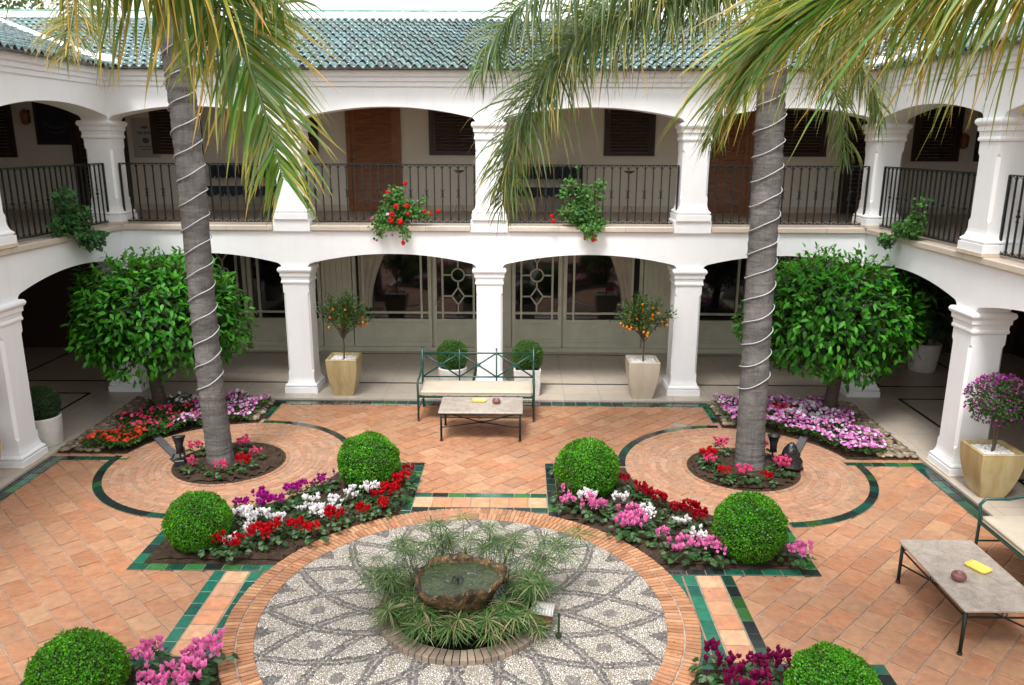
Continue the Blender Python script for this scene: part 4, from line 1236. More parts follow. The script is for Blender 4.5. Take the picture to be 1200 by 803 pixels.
# ficus trees ----------------------------------------------------------
def ficus(loc, lab, rx, ry, rz_, zc, off, seed, lean):
    o = thing('rubber_tree', lab, 'tree', loc, 0, 'round headed trees in the corner beds'); rx *= .96; rz_ *= .98
    q = random.Random(seed); m = MB()
    tr_ = [(0, 0, -.02), (lean*.2, 0, .3), (lean*.5, .02, .62), (lean*.7+off*.3, 0, .9)]
    m.tube(tr_, [.125, .10, .10, .085], 10)
    for k in range(11):
        a = 6.28*k/11+q.uniform(-.3, .3); e = q.uniform(.1, 1.2)
        t = (off+rx*.8*cos(a)*cos(e), ry*.8*sin(a)*cos(e), zc+rz_*.75*sin(e)-.2)
        s = tr_[2] if k % 2 else tr_[3]
        m.tube([s, ((s[0]+t[0])/2+q.uniform(-.1, .1), (s[1]+t[1])/2, (s[2]+t[2])/2-.05), t], [.055, .035, .012], 6)
    m.build('trunk', M['bark'], o, smooth=True)
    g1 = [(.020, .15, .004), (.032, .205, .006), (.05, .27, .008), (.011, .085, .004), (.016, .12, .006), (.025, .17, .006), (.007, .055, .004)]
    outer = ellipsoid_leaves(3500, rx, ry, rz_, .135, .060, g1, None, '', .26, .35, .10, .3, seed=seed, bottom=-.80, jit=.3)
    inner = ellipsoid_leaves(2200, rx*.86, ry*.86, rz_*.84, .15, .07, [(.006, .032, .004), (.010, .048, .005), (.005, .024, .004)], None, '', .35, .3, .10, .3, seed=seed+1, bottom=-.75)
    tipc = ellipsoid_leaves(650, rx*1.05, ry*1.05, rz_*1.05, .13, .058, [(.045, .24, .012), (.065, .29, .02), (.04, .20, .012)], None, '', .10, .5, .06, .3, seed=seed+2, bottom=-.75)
    parts_ = [outer, inner, tipc]; g2 = np.random.default_rng(seed+9)
    for k in range(22):      # stray shoots
        a = g2.uniform(0, 2*PI); e = g2.uniform(.25, 1.5); d = np.array([cos(a)*cos(e), sin(a)*cos(e), sin(e)])
        n3 = 9; tt = np.linspace(.92, 1.12+.08*g2.random(), n3)[:, None]; P3 = d[None]*tt*np.array([rx, ry, rz_])
        V3, F3, k3 = leaves_np(P3, unit(d[None]+g2.normal(size=(n3, 3))*.7), unit(g2.normal(size=(n3, 3))*.5+np.array([0, 0, 1])), .10*np.ones(n3), .045*np.ones(n3), .3)
        parts_.append((V3, F3, rep(np.array([(.05, .24, .012)])*g2.uniform(.7, 1.2, (n3, 1)), k3)))
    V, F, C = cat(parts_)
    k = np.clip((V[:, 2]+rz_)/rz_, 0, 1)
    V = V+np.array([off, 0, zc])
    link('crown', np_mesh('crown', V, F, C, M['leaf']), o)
ficus((-5.35, -1.0, .04), 'round headed rubber tree in the left corner bed', 1.30, 1.15, .95, 1.56, .15, 50, -.15)
ficus((5.45, -1.0, .04), 'round headed rubber tree in the right corner bed', 1.32, 1.15, .97, 1.60, -.12, 60, .12)

# corner bed pebbles + impatiens -------------------------------------------------
def inpoly(x, y, P):
    c = False
    for i in range(len(P)):
        x1, y1 = P[i]; x2, y2 = P[(i+1) % len(P)]
        if (y1 > y) != (y2 > y) and x < (x2-x1)*(y-y1)/(y2-y1)+x1: c = not c
    return c
for sx in (-1, 1):
    m = MB(); q = random.Random(12+sx); c = PC[0 if sx < 0 else 1]
    for _ in range(2600):
        x = sx*q.uniform(3.66, 6.03); y = q.uniform(CBY+.14, -.37)
        e = min(6.05-abs(x), -.35-y, abs(x)-3.6 + .25)
        if math.hypot(x-c[0], y-c[1]) < PR-.03: continue
        if e > .55+q.uniform(-.15, .15): continue
        s = q.uniform(.025, .058); k = q.uniform(.6, 1.1)
        col = q.choice([(.20, .16, .12), (.27, .22, .16), (.15, .13, .11), (.33, .27, .20), (.12, .11, .08), (.24, .18, .11)])
        m.sphere((x, y, .035+q.uniform(0, .015)), s, 7, 5, sq=(1, q.uniform(.6, .95), .55), col=tuple(v*k for v in col))
    o = m.build('pebbles', M['stone'], smooth=True)
    tag(o, 'loose brown river pebbles edging the %s corner bed' % ('left' if sx < 0 else 'right'), 'pebbles', kind='stuff')
def impatiens(lab, inside, n_leaf, n_fl, cols, seed, bounds, green=((.025, .085, .012), (.04, .12, .018), (.02, .055, .012)), fsize=.027):
    q = np.random.default_rng(seed)
    def pts(n):
        out = []
        while len(out) < n:
            x = q.uniform(bounds[0], bounds[1]); y = q.uniform(bounds[2], bounds[3])
            if inside(x, y): out.append((x, y))
        return np.array(out)
    P = pts(n_leaf); h = .08+.05*np.sin(P[:, 0]*7)*np.sin(P[:, 1]*8)+.06*q.random(n_leaf)
    P3 = np.column_stack([P, h+.02])
    D = unit(q.normal(size=(n_leaf, 3))*np.array([1, 1, .3])+np.array([0, 0, .2])); U = unit(q.normal(size=(n_leaf, 3))*.3+np.array([0, 0, 1]))
    V1, F1, k = leaves_np(P3, D, U, .06*q.uniform(.7, 1.2, n_leaf), .034*np.ones(n_leaf), .3)
    C1 = rep(np.array(green)[q.integers(0, len(green), n_leaf)]*(1+q.uniform(-.2, .2, (n_leaf, 1))), k)
    me = np_mesh('leaves', V1, F1, C1, M['mleaf'])
    # flowers: five petal discs
    P = pts(n_fl); h = .145+.05*np.sin(P[:, 0]*7)*np.sin(P[:, 1]*8)+.03*q.random(n_fl)
    C0 = np.column_stack([P, h+.02]); cc = np.array(cols)[q.integers(0, len(cols), n_fl)]
    N = unit(q.normal(size=(n_fl, 3))*.45+np.array([0, -.35, 1])); A = unit(np.cross(N, q.normal(size=(n_fl, 3)))); Bv = np.cross(N, A)
    Vs, Fs, Cs = [], [], []; s = fsize*q.uniform(.75, 1.2, (n_fl, 1))
    for j in range(5):
        a = 2*PI*j/5; d = A*cos(a)+Bv*sin(a)
        V, F, kk = leaves_np(C0, d, N, s[:, 0], s[:, 0]*1.05, -.1, -.05); Vs.append(V); Fs.append(F+j*len(V)); Cs.append(rep(cc*(1+q.uniform(-.1, .1, (n_fl, 1))), kk))
    me2 = np_mesh('flowers', np.concatenate(Vs), np.concatenate(Fs), np.clip(np.concatenate(Cs), 0, 1), M['petal'])
    o = bpy.data.objects.new('impatiens', me); COL.objects.link(o); tag(o, lab, 'flowers', kind='stuff')
    f = link('flowers', me2, o); f['kind'] = 'stuff'
def cbed(sx, mx0, my1):
    c = PC[0 if sx < 0 else 1]
    return lambda x, y: math.hypot(x-c[0], y-c[1]) > PR-.10
def regL(f): return lambda x, y: cbed(-1, 0, 0)(x, y) and f(x, y)
LB = (-5.72, -3.72, -2.76, -.55)
PINK = [(.60, .20, .46), (.66, .28, .54), (.46, .09, .35), (.72, .46, .66), (.75, .62, .75), (.40, .06, .28)]
edgeL = lambda x, y: (6.05-abs(x)) > .42 + .12*sin(y*5) and -.35-y > .18
impatiens('orange and scarlet impatiens at the outer tip of the left corner bed', regL(lambda x, y: edgeL(x, y) and y < -2.25 and x < -5.0), 1300, 90, [(.70, .05, .02), (.78, .09, .02), (.62, .02, .02)], 70, LB)
impatiens('crimson impatiens under the left rubber tree', regL(lambda x, y: edgeL(x, y) and not (y < -2.25 and x < -5.0) and (x < -4.55 or y < -2.2) and y < -1.0), 3600, 200, [(.72, .05, .16), (.78, .09, .28), (.66, .03, .06)], 71, LB)
impatiens('lilac impatiens between the left palm and the gallery slab', regL(lambda x, y: x >= -4.75 and y > -2.0 and -.35-y > .12 + .1*sin(x*9)), 1900, 480, PINK, 72, (-4.75, -3.74, -2.0, -.45))
impatiens('white impatiens behind the left rubber tree trunk', regL(lambda x, y: True), 420, 60, [(.8, .78, .8), (.75, .7, .78)], 73, (-5.6, -4.4, -.98, -.6))
RBd = (3.72, 5.75, -2.76, -.45)
regR = lambda x, y: cbed(1, 0, 0)(x, y) and (6.05-abs(x)) > .40+.10*sin(y*6) and -.35-y > .10+.05*sin(x*7)
impatiens('lilac pink impatiens filling the right corner bed', regR, 4200, 1700, PINK+[(.70, .22, .55)], 74, RBd)
impatiens('white impatiens patch at the foot of the right rubber tree', lambda x, y: regR(x, y) and math.hypot(x-5.1, y+1.15) < .42, 300, 90, [(.85, .82, .85), (.8, .78, .82)], 75, (4.7, 5.5, -1.6, -.7), fsize=.04)
impatiens('scarlet impatiens tuft left of the right rubber tree', lambda x, y: regR(x, y) and math.hypot(x-4.72, y+.95) < .2, 60, 22, [(.7, .03, .03)], 76, (4.5, 5., -1.2, -.7), fsize=.04)
impatiens('low green ground cover at the inner end of the left corner bed', lambda x, y: True, 260, 2, [(.3, .4, .1)], 77, (-3.98, -3.70, -1.0, -.5), green=((.08, .14, .03), (.05, .10, .02)))

# cyclamen -----------------------------------------------------------
def cyclamen_leaf_mesh(seed, n=34, r=.14):
    q = np.random.default_rng(seed); a = q.uniform(0, 2*PI, n); rr = r*np.sqrt(q.uniform(.02, 1, n))
    P = np.column_stack([rr*np.cos(a), rr*np.sin(a), .06+.05*(1-rr/r)+.02*q.random(n)])
    D = unit(np.column_stack([np.cos(a), np.sin(a), -.15+.3*q.random(n)])+q.normal(size=(n, 3))*.25); U = unit(q.normal(size=(n, 3))*.25+np.array([0, 0, 1]))
    V, F, k = leaves_np(P, D, U, .065*q.uniform(.8, 1.2, n), .062*q.uniform(.8, 1.1, n), .35, .05)
    b = np.array([(.014, .052, .012), (.03, .078, .022), (.07, .12, .06), (.010, .038, .010)]); C = b[q.integers(0, 4, n)]
    # pale centre markings: shade inner faces
    Cc = rep(C, k); Cc[3::8] *= 1.5; Cc[4::8] *= 1.5
    return np_mesh('leaves', V, F, np.clip(Cc, 0, 1), M['mleaf'])
def cyclamen_flower_mesh(seed, col, n=19, r=.105, zt=.19):
    q = np.random.default_rng(seed); Vs, Fs, Cs = [], [], []; o = 0
    m = MB()
    for i in range(n):
        a = q.uniform(0, 2*PI); rr = r*math.sqrt(q.random()); c = np.array([rr*cos(a), rr*sin(a), zt*q.uniform(.72, 1.05)])
        for j in range(5):
            b = 2*PI*j/5+a; d = np.array([[.62*cos(b)+q.normal()*.2, .62*sin(b)+q.normal()*.2, .80]])
            V, F, k = leaves_np(c[None]+d*.004, d, np.array([[-cos(b), -sin(b), .2]]), np.array([.047*q.uniform(.8, 1.15)]), np.array([.034]), -.25, .2)
            Vs.append(V); Fs.append(F+o); o += len(V)
            Cs.append(rep(np.array([col])*(q.uniform(.8, 1.15)), k))
        # hanging throat petal
        d = np.array([[q.normal()*.4, -.5, -.5]]); V, F, k = leaves_np(c[None], d, np.array([[0, -1, .3]]), np.array([.03]), np.array([.03]), .1, 0)
        Vs.append(V); Fs.append(F+o); o += len(V); Cs.append(rep(np.array([col])*.75, k))
    return np_mesh('flowers', np.concatenate(Vs), np.concatenate(Fs), np.clip(np.concatenate(Cs), 0, 1), M['petal'])
leafm = [cyclamen_leaf_mesh(s, n) for s, n in ((1, 34), (2, 26), (3, 40), (4, 30))]
PAL = {'magenta': (.40, .012, .25), 'white': (.86, .83, .84), 'red': (.52, .004, .012), 'pink': (.76, .20, .46), 'plum': (.20, .006, .065), 'crimson': (.36, .004, .014), 'rose': (.78, .10, .26)}
flm = {k: [cyclamen_flower_mesh(s+len(k)*7, v, n) for s, n in ((1, 18), (2, 11), (3, 22), (4, 14))] for k, v in PAL.items()}
ORD = ['first', 'second', 'third', 'fourth', 'fifth', 'sixth', 'seventh', 'eighth', 'ninth', 'tenth', 'eleventh', 'twelfth', 'thirteenth']
def plants(pts, colour, where, cat='flower', name='cyclamen', grp=None, sc_=1.0, order='counting away from the camera'):
    jt = lambda p: .07 if abs(p[0]) < 2.9 else .03
    pts = [(p[0]+R.uniform(-1, 1)*jt(p), p[1]+R.uniform(-1, 1)*jt(p)) for p in pts]
    pts = sorted(pts, key=lambda p: p[1]); n = len(pts)
    for i, p in enumerate(pts):
        if n == 1: lab = f'{colour} {name} {where}'
        else: lab = f'{ORD[i]} {colour} {name} {where}, {order}'
        o = thing(name, lab, cat, (p[0], p[1], .03), R.uniform(0, 6.28), grp)
        o.scale = (sc_*R.uniform(.85, 1.22),)*3
        link('leaves', leafm[R.randrange(4)], o); link('flowers', flm[PALKEY.get(colour, colour)][R.randrange(4)], o)
PALKEY = {'scarlet': 'red', 'pale pink': 'pink', 'dark plum': 'plum', 'rose pink': 'rose'}
OC = 'counted from the front'
plants([(-2.83, -4.74), (-2.60, -4.66), (-2.34, -4.62), (-2.13, -4.28), (-2.00, -4.10), (-1.90, -3.92), (-2.48, -4.74), (-2.24, -4.45), (-2.70, -4.84)], 'magenta', 'along the palm circle in the left bed', grp='cyclamens in the left bed', order=OC)
plants([(-2.62, -5.02), (-2.40, -5.12), (-2.18, -5.05), (-2.06, -4.78), (-1.81, -4.95), (-1.72, -4.52), (-1.50, -4.42), (-1.30, -4.3), (-2.60, -5.56), (-2.5, -5.25), (-1.62, -4.75), (-1.95, -4.62)], 'white', 'in the middle of the left bed', grp='cyclamens in the left bed', order=OC)
plants([(-2.76, -5.66), (-2.30, -5.52), (-2.12, -5.40), (-1.95, -5.20), (-1.62, -5.05), (-1.41, -4.83), (-1.18, -4.62), (-1.08, -4.30), (-1.02, -4.0), (-1.02, -3.58), (-2.5, -5.62), (-1.78, -5.3), (-1.25, -4.45)], 'red', 'edging the left bed', grp='cyclamens in the left bed', order=OC)
plants([(1.02, -4.55), (1.10, -4.32), (1.27, -4.70), (1.44, -4.74), (1.56, -5.08), (1.72, -4.95), (1.88, -5.0), (2.0, -5.34), (2.16, -5.58), (2.33, -5.52), (2.55, -5.66), (.99, -3.40), (1.80, -5.22)], 'pale pink', 'in the right bed', grp='cyclamens in the right bed', order=OC)
plants([(3.38, -5.72)], 'pale pink', 'alone in the right bed corner by the coffee table', grp='cyclamens in the right bed')
plants([(1.28, -4.46), (2.0, -4.80), (2.34, -5.05), (2.44, -5.35), (1.62, -4.55)], 'white', 'in the right bed', grp='cyclamens in the right bed', order=OC)
plants([(1.72, -3.92), (1.92, -4.06), (2.06, -4.30), (2.18, -4.52), (2.30, -4.76), (2.48, -4.74), (2.56, -4.92)], 'crimson', 'along the palm circle in the right bed', grp='cyclamens in the right bed', order=OC, sc_=.9)
plants([(-2.57, -7.56), (-2.42, -7.80), (-2.22, -7.62), (-2.10, -7.55), (-2.12, -7.78), (-2.38, -7.95), (-2.2, -8.0)], 'pale pink', 'at the lower left box ball', grp='cyclamens in the lower left bed', order=OC, sc_=1.1)
plants([(2.05, -7.60), (2.2, -7.62), (2.4, -7.56), (2.60, -7.60), (2.32, -7.78), (2.1, -7.85)], 'dark plum', 'at the lower right box ball', grp='cyclamens in the lower right bed', order=OC, sc_=1.1)
plants([(-4.02, -2.90), (-3.87, -3.45), (-3.44, -3.60), (-3.13, -3.05), (-3.42, -2.76)], 'rose pink', 'in the soil ring of the left palm', name='begonia', grp='bedding plants round the left palm', order=OC, sc_=.95)
plants([(-3.17, -3.42)], 'scarlet', 'in the soil ring of the left palm', name='begonia', grp='bedding plants round the left palm', sc_=.95)
plants([(3.30, -2.72), (3.02, -3.22), (3.36, -3.64), (3.90, -3.40), (3.84, -2.74)], 'rose pink', 'in the soil ring of the right palm', name='begonia', grp='bedding plants round the right palm', order=OC, sc_=.95)
plants([(3.06, -3.10), (3.12, -3.66), (3.61, -3.72), (4.02, -3.16)], 'scarlet', 'in the soil ring of the right palm', name='begonia', grp='bedding plants round the right palm', order=OC, sc_=.9)

# ------------------------------------------------------------------ fountain and papyrus
FB = (-.08, -6.72)
o = thing('stone_basin', 'rough mossy stone basin full of green bubbling water', 'fountain', (FB[0], FB[1], .03)); o.scale = (.95, .95, 1)
q = random.Random(5); m = MB(); seg = 56; rings = []
prof = [(.22, 0), (.26, .10), (.33, .25), (.40, .36), (.425, .41), (.428, .44), (.405, .445), (.385, .41), (.36, .34), (.2, .30)]
for r, z in prof:
    ring = []
    for k in range(seg):
        a = 2*PI*k/seg
        w_ = 1+.05*sin(2*a+.5)+.05*sin(3*a+1)+.03*sin(7*a)+q.uniform(-.022, .022)
        if z > .38: w_ += q.uniform(-.02, .02)
        ring.append((r*w_*cos(a), r*w_*sin(a)*.93, z+(.02*sin(4*a+1)+.012*sin(9*a)+q.uniform(-.016, .016) if z > .3 else 0)))
    rings.append(ring)
m.loft(rings); m.build('bowl', M['rock'], o, smooth=True)
m = MB(); m.add([(  .392*(1+.05*sin(2*k*2*PI/48+.5)+.05*sin(3*k*2*PI/48+1))*cos(2*PI*k/48),   .392*.93*(1+.05*sin(2*k*2*PI/48+.5)+.05*sin(3*k*2*PI/48+1))*sin(2*PI*k/48), .385) for k in range(48)], [tuple(range(48))])
m.build('water', M['basin_water'], o)
m = MB(); m.tube([(0, -.02, .3), (0, -.02, .41)], [.012, .008], 8)
for k in range(9):
    a = 6.28*k/9; m.tube([(0, -.02, .40), (.03*cos(a), -.02+.03*sin(a), .43), (.06*cos(a), -.02+.06*sin(a), .388)], .0035, 4, cap=False)
m.build('jet', M['black'], o)

def papyrus(loc, lab, seed, nst, h, spread, rl=.20, lean=(0, 0), nl=26, cols=None, wd=.009):
    o = thing('papyrus', lab, 'plant', loc, 0, 'umbrella papyrus round the basin')
    q = np.random.default_rng(seed); m = MB(); Ps, Ds, Us, Ls = [], [], [], []
    for s in range(nst):
        a = q.uniform(0, 6.28); r = spread*math.sqrt(q.random()); hh = h*q.uniform(.6, 1.1)
        b = np.array([.05*cos(a), .05*sin(a), 0]); t = np.array([r*cos(a)+lean[0]*hh, r*sin(a)+lean[1]*hh, hh])
        m.tube([tuple(b), tuple((b+t)/2+np.array([0, 0, .06*hh])), tuple(t)], .0035, 4, cap=False, col=(.06, .13, .03))
        tilt = unit(t-b)
        for k in range(nl):
            aa = 2*PI*k/nl+q.uniform(-.1, .1)
            d = np.array([cos(aa), sin(aa), q.uniform(.15, .55)])+tilt*.25
            Ps.append(t); Ds.append(d); Us.append(np.array([0, 0, 1.])); Ls.append(rl*q.uniform(.7, 1.15))
    m.build('stems', M['mleaf'], o)
    P = np.array(Ps); D = np.array(Ds); n = len(P)
    V, F, k = leaves_np(P, D, np.array(Us), np.array(Ls), wd*q.uniform(.8, 1.3, n), .75, .1)
    cols = np.array(cols or [(.03, .08, .02), (.05, .115, .028), (.08, .15, .045), (.17, .19, .09), (.02, .055, .015)])
    C = cols[q.integers(0, len(cols), n)]*(1+q.uniform(-.15, .15, (n, 1)))
    h_ = link('leaf_heads', np_mesh('leaf_heads', V, F, rep(np.clip(C, 0, 1), k), M['mleaf']), o)
CLK = ['twelve', 'one', 'two', 'three', 'four', 'five', 'six', 'seven', 'eight', 'nine', 'ten', 'eleven']
for k in range(12):
    a = PI/2-2*PI*k/12; r = .50
    x, y = MC[0]+r*cos(a), MC[1]+r*sin(a)
    back = sin(a) > .3; front = sin(a) < -.2
    lab = f'umbrella papyrus beside the stone basin, where {CLK[k]} stands on a clock'
    if back: papyrus((x, y, .03), lab, 80+k, 9, .54, .22, .17, (cos(a)*.28, .08), 22, wd=.009)
    elif front: papyrus((x, y, .03), lab, 80+k, 8, .24, .15, .19, (cos(a)*.35, -.25), 26, wd=.012, cols=[(.025, .07, .014), (.042, .105, .02), (.07, .14, .035), (.24, .24, .13), (.018, .045, .01), (.17, .14, .07)])
    else: papyrus((x, y, .03), lab, 80+k, 13, .36, .2, .19, (cos(a)*.45, .0), 24, wd=.009)
papyrus((MC[0]+.60, MC[1]+.25, .05), 'tall arching papyrus with its heads hanging right of the basin', 99, 6, .62, .12, .24, (.65, 0), 22)
papyrus((MC[0]+.66, MC[1]-.42, .08), 'low papyrus tuft at the rim in front of the white lamp box', 100, 4, .10, .07, .15, (.1, -.1), 20, wd=.009)
papyrus((MC[0]-.62, MC[1]+.15, .05), 'thin papyrus leaning left over the mosaic', 101, 9, .44, .2, .18, (-.65, .1), 18, wd=.006)
# white ribbed pond lamp on a brown box
o = thing('pond_lamp', 'white ribbed lamp on a brown box at the pond rim', 'lamp', (.70, -6.86, .075), rad(-14))
m = MB(); m.box(-.075, .075, -.06, .06, 0, .13, ch=.004); m.build('box', simple('rusty_box', (.16, .07, .02), .6, .4, 20), o)
m = MB()
pr = [[(-.085+.17*0, 0, 0)]]
ring = []
for k in range(13):
    t = PI*k/12; ring.append((.0, -.085*cos(t), .13+.055*sin(t)))
m.loft([[(x_, p[1], p[2]) for p in ring] for x_ in (-.10, .10)], cap=True)
for k in range(7): 
    xx = -.085+k*.028; m.tube([(xx, p[1]*1.03, p[2]+.003) for p in ring[1:-1]], .006, 4)
m.build('cover', simple('lamp_cover', (.36, .35, .34), .5, .15, 30), o)
m = MB(); m.tube([(0, 0, 0), (0, 0, .24)], .012, 6); m.sphere((0, 0, .02), .03, 6, 4); tag(m.build('mossy_stake', M['core'], loc=(.83, -7.0, .02)), 'thin dark stake standing in the mosaic beside the lamp box', 'stake')

# ------------------------------------------------------------------ furniture
def garden_bench(loc, rz, lab):
    o = thing('garden_bench', lab, 'bench', loc, rz, 'green metal garden benches')
    W2, dp = .91, .32
    for sx in (-1, 1):
        m = MB(); x = sx*W2
        m.tube([(x, -dp, 0), (x, -dp, .40), (x, -dp-.02, .60), (x, -dp+.03, .66), (x, -.05, .66), (x, dp-.08, .72), (x, dp-.01, .82)], .017, 8); m.sphere((x, -dp, .012), .025, 8, 4)
        m.build('armrest', M['green_iron'], o, smooth=True)
        m = MB(); m.tube([(x, dp+.06, 0), (x, dp, .45), (x, dp+.03, 1.02)], .017, 8); m.sphere((x, dp+.03, 1.035), .02, 8, 5); m.build('leg', M['green_iron'], o, smooth=True)
    m = MB()
    m.box(-W2, W2, -dp-.012, -dp+.012, .385, .415); m.box(-W2, W2, dp-.012, dp+.012, .385, .415)
    for k in range(9): m.box(-W2+.01+k*(2*W2-.06)/8, -W2+.05+k*(2*W2-.06)/8, -dp, dp, .39, .402)
    for sx in (-1, 1): m.tube([(sx*W2, -dp, .18), (sx*W2, dp+.03, .18)], .010, 6)
    m.build('seat_frame', M['green_iron'], o)
    m = MB(); y0, y1 = dp+.008, dp+.026; zb, zt = .54, .94
    P = lambda x, z: (x, y0+(y1-y0)*(z-.5)/.5, z)
    m.tube([P(-W2, zt), P(W2, zt)], .013, 6); m.tube([P(-W2, zb), P(W2, zb)], .013, 6)
    xs = [-W2, -W2/3, W2/3, W2]
    for k in (1, 2): m.tube([P(xs[k], .40), P(xs[k], 1.0)], .014, 6); m.sphere(P(xs[k], 1.01), .017, 8, 5)
    for a, b in zip(xs[:-1], xs[1:]):
        m.tube([P(a, zt), P((a+b)/2, (zt+zb)/2+.0), P(b, zb)], .013, 6); m.tube([P(a, zb), P((a+b)/2, (zt+zb)/2), P(b, zt)], .013, 6)
        rg = []
        for k in range(13): rg.append(P((a+b)/2+.035*cos(2*PI*k/12), (zt+zb)/2+.035*sin(2*PI*k/12)))
        m.tube(rg, .007, 5, cap=False)
    m.build('backrest', M['green_iron'], o, smooth=True)
    # cushion
    m = MB(); n = 24; v = []
    rings = []
    def rr(xh, yh, z, c=.04):
        pts = []
        for qx, qy, a0 in ((1, 1, 0), (-1, 1, PI/2), (-1, -1, PI), (1, -1, 1.5*PI)):
            for k in range(5): a = a0+PI/2*k/4; pts.append((qx*(xh-c)+c*cos(a), qy*(yh-c)+c*sin(a), z))
        return pts
    for xh, yh, z in ((W2-.05, dp-.03, .416), (W2-.03, dp-.01, .425), (W2-.02, dp, .45), (W2-.03, dp-.01, .475), (W2-.06, dp-.04, .488), (W2-.25, dp-.15, .493)): rings.append(rr(xh, yh, z))
    m.loft(rings); c = m.build('cushion', M['cushion'], o, smooth=True)
    m = MB()
    for z in (.430, .470): m.tube(rr(W2-.022, dp-.002, z)+[rr(W2-.022, dp-.002, z)[0]], .006, 5, cap=False)
    m.build('piping', M['piping'], c)
    return o
garden_bench((-.215, -1.00, 0), 0, 'green metal bench with cream cushion facing the courtyard by the middle column')
garden_bench((5.68, -6.35, 0), -PI/2, 'green metal bench with cream cushion cut by the right edge')
def coffee_table(loc, rz, lab):
    o = thing('coffee_table', lab, 'table', loc, rz, 'stone topped coffee tables')
    a, b, h = .62, .365, .46
    m = MB(); rings = []
    def sq(x, y, z, c=.012): return [(-x+c, -y, z), (x-c, -y, z), (x, -y+c, z), (x, y-c, z), (x-c, y, z), (-x+c, y, z), (-x, y-c, z), (-x, -y+c, z)]
    m.loft([sq(a-.006, b-.006, h-.028), sq(a, b, h-.022), sq(a, b, h-.006), sq(a-.006, b-.006, h)]); m.build('tabletop', M['tabletop'], o)
    for sx in (-1, 1):
        for sy in (-1, 1):
            m = MB(); x, y = sx*(a-.04), sy*(b-.035); m.tube([(x, y, .01), (x, y, h-.03)], .017, 8)
            m.sphere((x, y, .014), .026, 8, 4, sq=(1, 1, .6)); m.sphere((x, y, h*.82), .021, 8, 4, sq=(1, 1, .5)); m.build('leg', M['green_iron'] if False else M['iron'], o, smooth=True)
    m = MB()
    for z in (h-.04, h-.095):
        m.box(-a+.04, a-.04, -b+.028, -b+.042, z-.006, z+.006); m.box(-a+.04, a-.04, b-.042, b-.028, z-.006, z+.006)
        m.box(-a+.033, -a+.047, -b+.04, b-.04, z-.006, z+.006); m.box(a-.047, a-.033, -b+.04, b-.04, z-.006, z+.006)
    for (cx, cy, ax) in ((0, -b+.035, 0), (0, b-.035, 0), (-a+.04, 0, 1), (a-.04, 0, 1)):
        pts = [((cx+.022*cos(t), cy, h-.068+.022*sin(t)) if ax == 0 else (cx, cy+.022*cos(t), h-.068+.022*sin(t))) for t in np.linspace(0, 2*PI, 13)]
        m.tube(pts, .005, 5, cap=False)
    m.build('apron', M['iron'], o)
    m = MB(); z = .20
    for sx in (-1, 1):
        for sy in (-1, 1): m.tube([(sx*(a-.04), sy*(b-.035), z+.01), (sx*.06, sy*.03, z-.02), (0, 0, z-.02)], .009, 6)
    m.tube([(.05*cos(t), .04*sin(t), z-.02) for t in np.linspace(0, 2*PI, 15)], .007, 5, cap=False)
    m.build('stretcher', M['iron'], o, smooth=True)
    return o
coffee_table((-.10, -1.85, .0), 0, 'stone topped coffee table in front of the middle bench')
coffee_table((4.62, -6.58, .0), PI/2, 'stone topped coffee table beside the bench at the right edge')
def ashbowl(loc, lab):
    m = MB(); m.lathe([(.035, 0), (.052, .01), (.064, .035), (.06, .06), (.046, .075), (.038, .072), (.036, .055), (.01, .045)], seg=24)
    o = m.build('ceramic_bowl', M['red_clay'], loc=loc, smooth=True); tag(o, lab, 'bowl', 'plum bowls on the coffee tables')
def tray(loc, rz, lab):
    m = MB(); a, b = .10, .07
    def sq(x, y, z, c=.02): return [(-x+c, -y, z), (x-c, -y, z), (x, -y+c, z), (x, y-c, z), (x-c, y, z), (-x+c, y, z), (-x, y-c, z), (-x, -y+c, z)]
    m.loft([sq(a-.01, b-.01, 0), sq(a, b, .012), sq(a+.004, b+.004, .026), sq(a-.006, b-.006, .027), sq(a-.016, b-.016, .012), sq(.02, .02, .011)])
    m.box(-a-.005, -a+.012, .03, .045, .026, .034); o = m.build('yellow_tray', M['yellow'], loc=loc, rz=rz); tag(o, lab, 'ashtray', 'yellow trays on the coffee tables')
tray((-.14, -1.70, .461), .0, 'yellow ceramic tray on the table before the middle bench'); ashbowl((.12, -1.80, .461), 'plum round bowl on the table before the middle bench')
tray((4.74, -6.52, .461), rad(-65), 'yellow ceramic tray on the right hand coffee table'); ashbowl((4.45, -6.72, .461), 'plum round bowl on the right hand coffee table')
# upper gallery benches with dark covers
def upper_bench(loc, lab):
    o = thing('gallery_bench', lab, 'bench', loc, 0, 'dark covered benches on the upper gallery')
    m = MB()
    for x in (-.66, .66):
        for y in (-.22, .24): m.box(x-.015, x+.015, y-.015, y+.015, 0, .46 if y < 0 else .92)
    m.box(-.68, .68, -.24, .26, .40, .43); m.build('frame', M['iron'], o)
    m = MB(); m.box(-.68, .68, -.26, .24, .431, .50, ch=.02)
    n = 12
    for k in range(n): m.sphere((-.62+k*1.24/(n-1), -.265, .41), .06, 8, 5, sq=(1, .25, 1.1+.4*(k % 2)))
    m.build('seat_cover', M['dark_cloth'], o)
    m = MB(); m.box(-.66, .66, .19, .25, .68, .90, ch=.02)
    for k in range(n): m.sphere((-.60+k*1.2/(n-1), .17, .72), .06, 8, 5, sq=(1, .3, 1.2))
    m.build('back_cover', M['dark_cloth'], o)
upper_bench((1.0, 2.45, ZF-.01), 'dark covered bench behind the railing with the leafy geranium')
upper_bench((-4.98, 2.45, ZF-.01), 'dark covered bench behind the left palm trunk')
